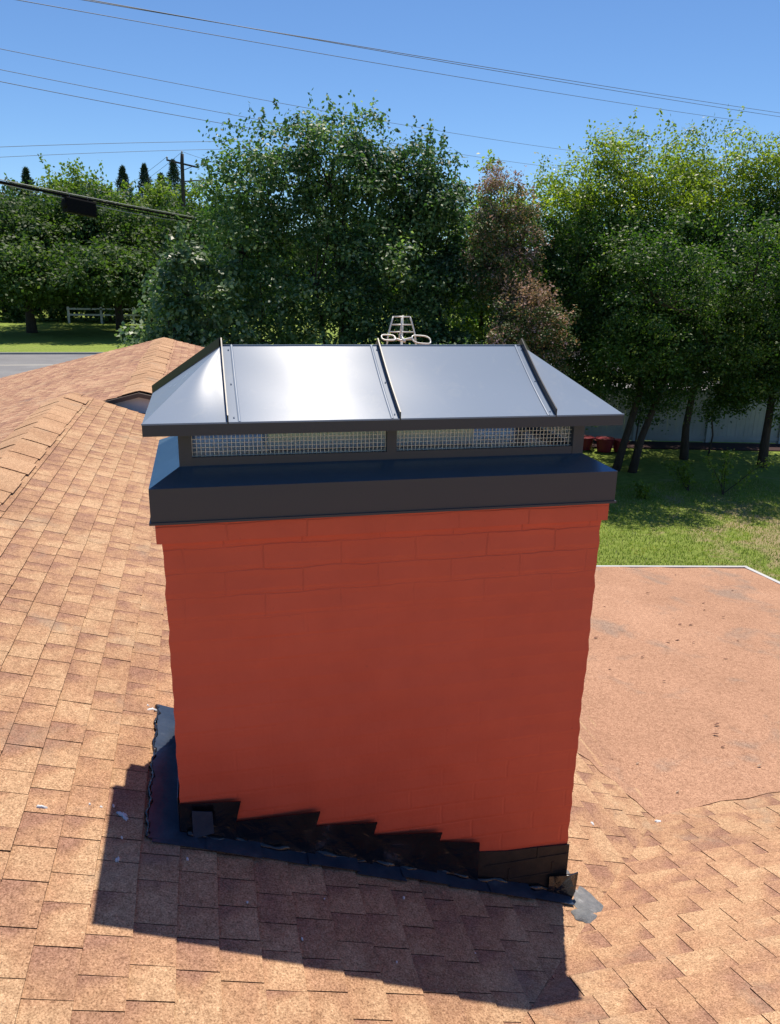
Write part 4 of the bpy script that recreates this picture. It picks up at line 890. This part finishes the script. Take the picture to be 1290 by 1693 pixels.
# right-hand trees
GR = 'tall yellow-green topped trees at the right'
tree('shade_tree', (11.95, 20.5, 0), [(10.4,21.2,7.6,1.15,1.3,1.25,1),(11.6,21.3,8.1,1.25,1.4,1.2,1),(10.3,21,6.0,1.2,1.3,1.4,1.1),(11.6,21,6.2,1.5,1.5,1.6,1.2),(12.5,20.9,7.0,1.3,1.4,1.5,1),(10.6,20.6,4.4,1.3,1.5,1.2,1.4),(11.9,20.2,4.5,1.6,1.7,1.3,1.5),(9.9,20.8,3.4,1.0,1,1.0,1.2),(12.6,20.0,3.7,1.5,1.6,.95,1.5),(11.2,19.2,3.6,1.5,1.4,.8,1.3),(11.3,18.4,5.3,1.5,1.4,1.7,1.0),(9.6,21.2,6.4,.8,1.2,1.6,1),(9.4,21.0,4.9,.8,1.2,1.3,1),(11.5,23.0,4.4,2.0,1.7,1.2,1.3),(12.9,19.9,2.6,1.0,.9,.8,1.8),(10.2,20.4,2.5,1.0,.9,.9,1.8),(11.4,20.9,2.9,1.1,1,.7,1.6)],
     'feathery yellow-green topped tree with a double dark trunk right of the cap', 'tree', 118000, .092, .054, ML_right, .12, GR, shoots=70, shoot_h=1.0, seed=41, gap=-.30, clump=.24, per=26, fork=[(11.75,20.5,0),(12.15,20.25,0)], lean=.6, tips=ML_tip, tipz=7.1, upw=.35, shell=.55)
tree('shade_tree', (14.6, 21.6, 0), [(13.7,21.7,7.9,1.2,1.4,1.4,1),(14.9,21.8,8.3,1.3,1.4,1.3,1),(14.0,21.4,6.1,1.5,1.5,1.5,1.2),(15.2,21.4,6.4,1.4,1.5,1.5,1.1),(13.8,20.7,4.3,1.5,1.6,1.3,1.5),(15.2,20.9,4.5,1.5,1.6,1.3,1.4),(14.5,20.5,3.5,1.6,1.6,.9,1.4),(13.4,19.2,3.8,1.4,1.4,.8,1.1),(14.0,18.6,5.4,1.7,1.4,1.8,1.0),(14.5,23.3,4.6,2.1,1.6,1.3,1.3),(15.6,20.6,2.5,1.1,.9,.85,1.8),(13.8,21.6,2.8,1.1,.9,.75,1.7),(14.6,19.6,3.0,1.1,.9,.7,1.4)],
     'middle tree of the right-hand group, single straight trunk before the pale fence', 'tree', 108000, .092, .054, ML_right, .11, GR, shoots=62, shoot_h=.9, seed=43, gap=-.30, clump=.24, per=26, fork=[(14.75,21.6,0)], tips=ML_tip, tipz=7.4, upw=.35, shell=.55)
tree('shade_tree', (17.2, 20.6, 0), [(16.3,21.2,8.1,1.2,1.3,1.4,1),(17.6,21.0,8.0,1.4,1.4,1.5,1),(16.4,20.8,6.2,1.4,1.4,1.5,1.2),(17.8,20.6,6.0,1.4,1.4,1.5,1),(16.2,20.0,4.5,1.5,1.8,1.3,1.5),(17.5,19.8,4.3,1.5,1.8,1.3,1.3),(16.6,19.4,3.3,1.6,1.8,.95,1.4),(15.5,19.3,3.6,1.2,1.4,.8,1.2),(16.6,18.6,5.4,1.7,1.4,1.8,1.0),(17.2,22.8,4.6,2.1,1.6,1.3,1.3),(17.3,19.8,2.4,1.1,.9,1.0,1.7),(16.1,20.4,2.7,1.0,.9,.8,1.6)],
     'rightmost tree of the group, its glossy foliage cut off by the picture edge', 'tree', 104000, .098, .060, ML_right, .12, GR, shoots=50, shoot_h=.8, seed=45, gap=-.30, clump=.24, per=26, fork=[(16.6,20.3,0)], tips=ML_tip, tipz=7.7, upw=.3, shell=.55)
GB = 'trees growing behind the pale fence'
tree('background_tree', (13.2, 27.4, 0), [(12.2,27.4,4.2,2.0,1.6,1.6,1.2),(14.2,27.2,4.2,2.0,1.6,1.7,1.2),(13.2,27.3,7.0,2.2,1.7,1.8,1)], 'dark tree behind the pale fence, between the double trunk and straight trunk', 'tree', 26000, .13, .09, ML_right, .12, GB, seed=81, gap=-.35, clump=.3, per=24, shell=.6)
tree('background_tree', (18.0, 26.0, 0), [(16.6,26.2,4.6,2.0,1.6,1.6,1.2),(18.8,25.8,4.8,2.0,1.6,1.7,1.2),(17.6,26,7.0,2.2,1.7,1.8,1)], 'dark tree behind the pale fence at the right picture edge', 'tree', 26000, .13, .09, ML_right, .12, GB, seed=82, gap=-.35, clump=.3, per=24, shell=.6)
tree('background_tree', (9.4, 26.5, 0), [(9.6,26.4,6.9,1.9,1.6,1.6,1.2),(8.4,26.4,5.2,2.0,1.6,1.7,1.2),(10.4,26.3,4.6,2.0,1.7,1.7,1.2),(9.4,26,2.8,2.0,1.5,1.6,1.2)], 'light green tree filling the gap behind the tall crepe myrtle', 'tree', 30000, .13, .09, ML_tip, .12, GB, seed=83, gap=-.3, clump=.3, per=24, shell=.6)
# hanging low branches and saplings under the right trees
for i, (x, y, z, r, n) in enumerate([(11.0,22.2,1.9,.8,2600),(13.1,21.8,2.0,.55,2000),(15.6,21.6,2.1,.7,2600)]):
    tree('sapling', (x, y, 0), [(x,y,z,r,r*.8,.6,1),(x+.2,y,z-.6,r*.6,r*.5,.5,.6)], ['small dark sapling by the pale fence, behind the cap corner','thin sapling between the double trunk and the straight trunk','leafy sapling right of the straight trunk, against the pale fence'][i], 'sapling', n, .09, .055, ML_right, .025, 'saplings under the right-hand trees', seed=60+i, clump=.2, per=20, limbs=False)
def vine(x, y, h, seed, label):
    rg = np.random.default_rng(seed); root = thing('weedy_shoot', (x, y, 0), label, 'weed', 'weedy shoots on the shaded lawn'); mb = MB(); pts_all = []
    for k in range(4):
        lean = rg.normal(size=2)*.22; pts = [(x+lean[0]*t*h+.05*math.sin(t*5+k), y+lean[1]*t*h, h*(t-.25*t*t)*rg.uniform(.95, 1.05)) for t in np.linspace(0, 1, 8)]
        mb.tube(pts, [.014*(1-.7*i/7) for i in range(8)], 5); pts_all += [Vector(p)+Vector(rg.normal(size=3)*.07) for p in pts[2:] for _ in range(16)]
    mb.build('stem', M_bark, root); V, F = leaves(np.array([tuple(p) for p in pts_all]), .10, .05, rg, .5); link_mesh('foliage', np_mesh('foliage', V, F, rg.random(len(pts_all))), ML_tip, root)
vine(13.3, 17.6, 1.5, 3, 'tall weedy shoot leaning on the shaded lawn near the right edge'); vine(12.6, 18.1, .9, 4, 'shorter weedy shoot left of the tall one'); vine(11.0, 17.6, .45, 5, 'low tuft of weeds in the dark lawn below the double trunk')

# ---- far side of the road
GL = 'trees across the road at the left'
tree('roadside_tree', (-13.6, 72, 0), [(-14.5,73,8.6,3.4,3.8,2.2,1),(-11.8,73,6.6,2.8,3.8,2.6,1),(-15.6,71,5.4,3.2,4.5,2.8,1),(-12.8,69,4.4,3.0,5.5,1.9,1.2),(-16.5,68,4.6,3.5,5,2.0,1),(-13.5,65.5,4.9,3.6,3.2,1.6,1.2),(-12.5,80,7,4.5,5,2.4,1.3)], 'dark green roadside tree at the far left edge', 'tree', 36000, .34, .22, ML_far, .35, GL, shoots=20, shoot_h=1.5, seed=71, gap=-.35, clump=.75, per=22)
tree('roadside_tree', (-6.6, 73, 0), [(-9.2,75,9.3,2.6,3.2,2.2,1),(-6.2,74,8.2,2.8,3.4,2.4,1),(-8.6,73,6.0,3.1,4.0,2.4,1.1),(-5.6,72,5.2,2.8,4.5,2.5,1),(-9.4,70,4.5,2.6,5.5,1.7,1.2),(-6.0,68,4.6,3.0,5.5,1.8,1.2),(-8.2,65.5,4.9,3.2,3.2,1.6,1.2),(-7,80,7,4.5,5,2.4,1.3)], 'broad mid green tree above the white rail fence', 'tree', 40000, .34, .22, ML_far, .33, GL, shoots=22, shoot_h=1.4, seed=72, gap=-.35, clump=.75, per=22)
tree('roadside_tree', (-1.6, 72, 0), [(-2.6,73,8.4,2.6,3.5,2.4,1),(-.4,72,7.2,2.6,3.5,2.6,1),(-2.2,71,5.0,3.0,4.5,2.6,1.1),(-2.8,68,4.2,3.0,5,1.9,1.1),(-3.2,65.3,4.7,3.0,3.2,1.6,1.2),(-2,80,7,4.5,5,2.4,1.2)], 'green roadside tree right of the rail fence, half behind the shrub', 'tree', 30000, .34, .22, ML_far, .3, GL, shoots=16, shoot_h=1.2, seed=73, gap=-.35, clump=.75, per=22)
tree('hedge_tree', (-9, 88, 0), [(x,87.5,z,3.2,3.4,2.6,1) for x in (-24,-19,-14,-9,-4,1,6) for z in (1.7,5.2)], 'dark unbroken hedge of low trees behind the white rail fence', 'hedge', 34000, .40, .28, ML_far, .2, seed=79, gap=-.5, clump=.8, per=22, fork=[(x,88,0) for x in (-19,-13,-9,-4,1)], limbs=False)
tree('roadside_tree', (-10.6, 93, 0), [(-12.6,93,12.4,2.3,3,2.1,1),(-10.4,93,11.6,2.5,3,2.4,1),(-13.0,93,9.6,3,3.2,2.8,1),(-9.2,92,9.0,2.8,3.2,3,1)], 'rounded bright yellow-green tree top rising behind the cable', 'tree', 15000, .36, .24, ML_farb, .35, GL, shoots=36, shoot_h=1.6, seed=74, gap=-.2, clump=.75, per=22, upw=.3)
tree('roadside_tree', (-3.0, 91, 0), [(-5.5,91,10.8,2.6,3,2.0,1),(-2.2,91,11.2,2.9,3,2.1,1),(.8,91,10.6,2.4,3,2.4,1),(-3.4,90,8.6,3.4,3,2.6,1),(1.2,90,8.0,2.6,3,2.8,1)], 'wide bright green tree below the utility pole', 'tree', 17000, .36, .24, ML_farb, .35, GL, shoots=40, shoot_h=1.3, seed=75, gap=-.2, clump=.75, per=22, upw=.2)
tree('roadside_tree', (-18.6, 92, 0), [(-18,92,10.6,2.8,3,2.4,1),(-16.6,91,9.2,3,3,2.8,1),(-21,92,8.6,3.2,3,3.2,1)], 'bluish dark tree at the left picture edge behind the cable', 'tree', 9000, .40, .26, ML_far, .35, GL, shoots=26, shoot_h=1.7, seed=76, gap=-.2, clump=.8, per=22)
def cedar(x, y, h, r, label, seed):
    rg = np.random.default_rng(seed); root = thing('cedar', (x, y, 0), label, 'conifer', 'dark conifers on the skyline'); n = 7000
    t = rg.random(n)**.6; ang = rg.uniform(0, 2*math.pi, n); tier = .80+.20*np.sin(t*h*5.2+ang+seed)
    rad = r*3.4*(1-t)**1.0*tier*rg.random(n)**.4+.08; P_ = np.stack([x+rad*np.cos(ang), y+rad*np.sin(ang), 1.2+t*(h-1.2)], -1)
    V, F = leaves(P_, .30, .09, rg, -.2); link_mesh('crown', np_mesh('crown', V, F, rg.random(n)), ML_ced, root)
    mb = MB(); mb.tube([(x, y, -.1), (x, y, h*.95)], [.2, .03], 7); mb.build('trunk', M_bark, root)
for a in ((-7.4, 97, 15.7, 1.9, 'slim pointed conifer just right of the bright rounded tree', 1), (-5.1, 97, 16.0, 1.7, 'dark conifer with forked tip left of the utility pole', 2), (-2.0, 96, 16.5, 2.0, 'dense conifer immediately left of the utility pole', 3), (-3.4, 98, 15.3, 1.6, 'smaller conifer in the gap between the two taller ones', 4), (-17.2, 97, 15.1, 1.5, 'dark conifer tip at the far left over the cable', 5)): cedar(*a)
# wood behind everything
rgw = np.random.default_rng(99); n = 42000
xw = rgw.uniform(-160, 190, n); hw = 9+2.6*np.sin(xw*.11)+1.6*np.sin(xw*.31+1)+.9*np.sin(xw*.83); yw = 112+rgw.normal(size=n)*4+.06*np.abs(xw); zw = hw*rgw.random(n)**.7
V, F = leaves(np.stack([xw, yw, zw], -1), 1.3, .9, rgw, .2); o = link_mesh('far_woods', np_mesh('far_woods', V, F, rgw.random(n)), ML_far)
tag(o, 'dense far line of woods along the horizon', 'woods', kind='stuff')

# grass blades where the near lawn is seen
n = 42000; xg = rgw.uniform(5.5, 15.5, n); yg = rgw.uniform(11.5, 19, n)
Pg = np.stack([xg, yg, np.zeros(n)], -1); d = rgw.normal(size=(n, 3))*.35; d[:, 2] = 1; hgt = rgw.uniform(.02, .06, n)[:, None]; s = rgw.normal(size=(n, 3)); s[:, 2] = 0; s /= np.linalg.norm(s, axis=1)[:, None]
V = np.empty((n, 4, 3)); V[:, 0] = Pg-s*.008; V[:, 1] = Pg+s*.008; V[:, 2] = Pg+s*.002+d*hgt; V[:, 3] = Pg-s*.002+d*hgt
ML_grass = leaf_mat('grass_blade', [(0, (.18,.25,.045)), (.7, (.28,.37,.075)), (.8, (.40,.37,.18)), (1, (.50,.43,.27))], .35, .6, (1.3,1.5,.6), .2, .8)
tag(link_mesh('grass', np_mesh('grass', V.reshape(-1, 3), np.arange(n*4).reshape(n, 4), rgw.random(n)), ML_grass), 'short grass blades on the yard beside the low roof', 'grass', kind='stuff')
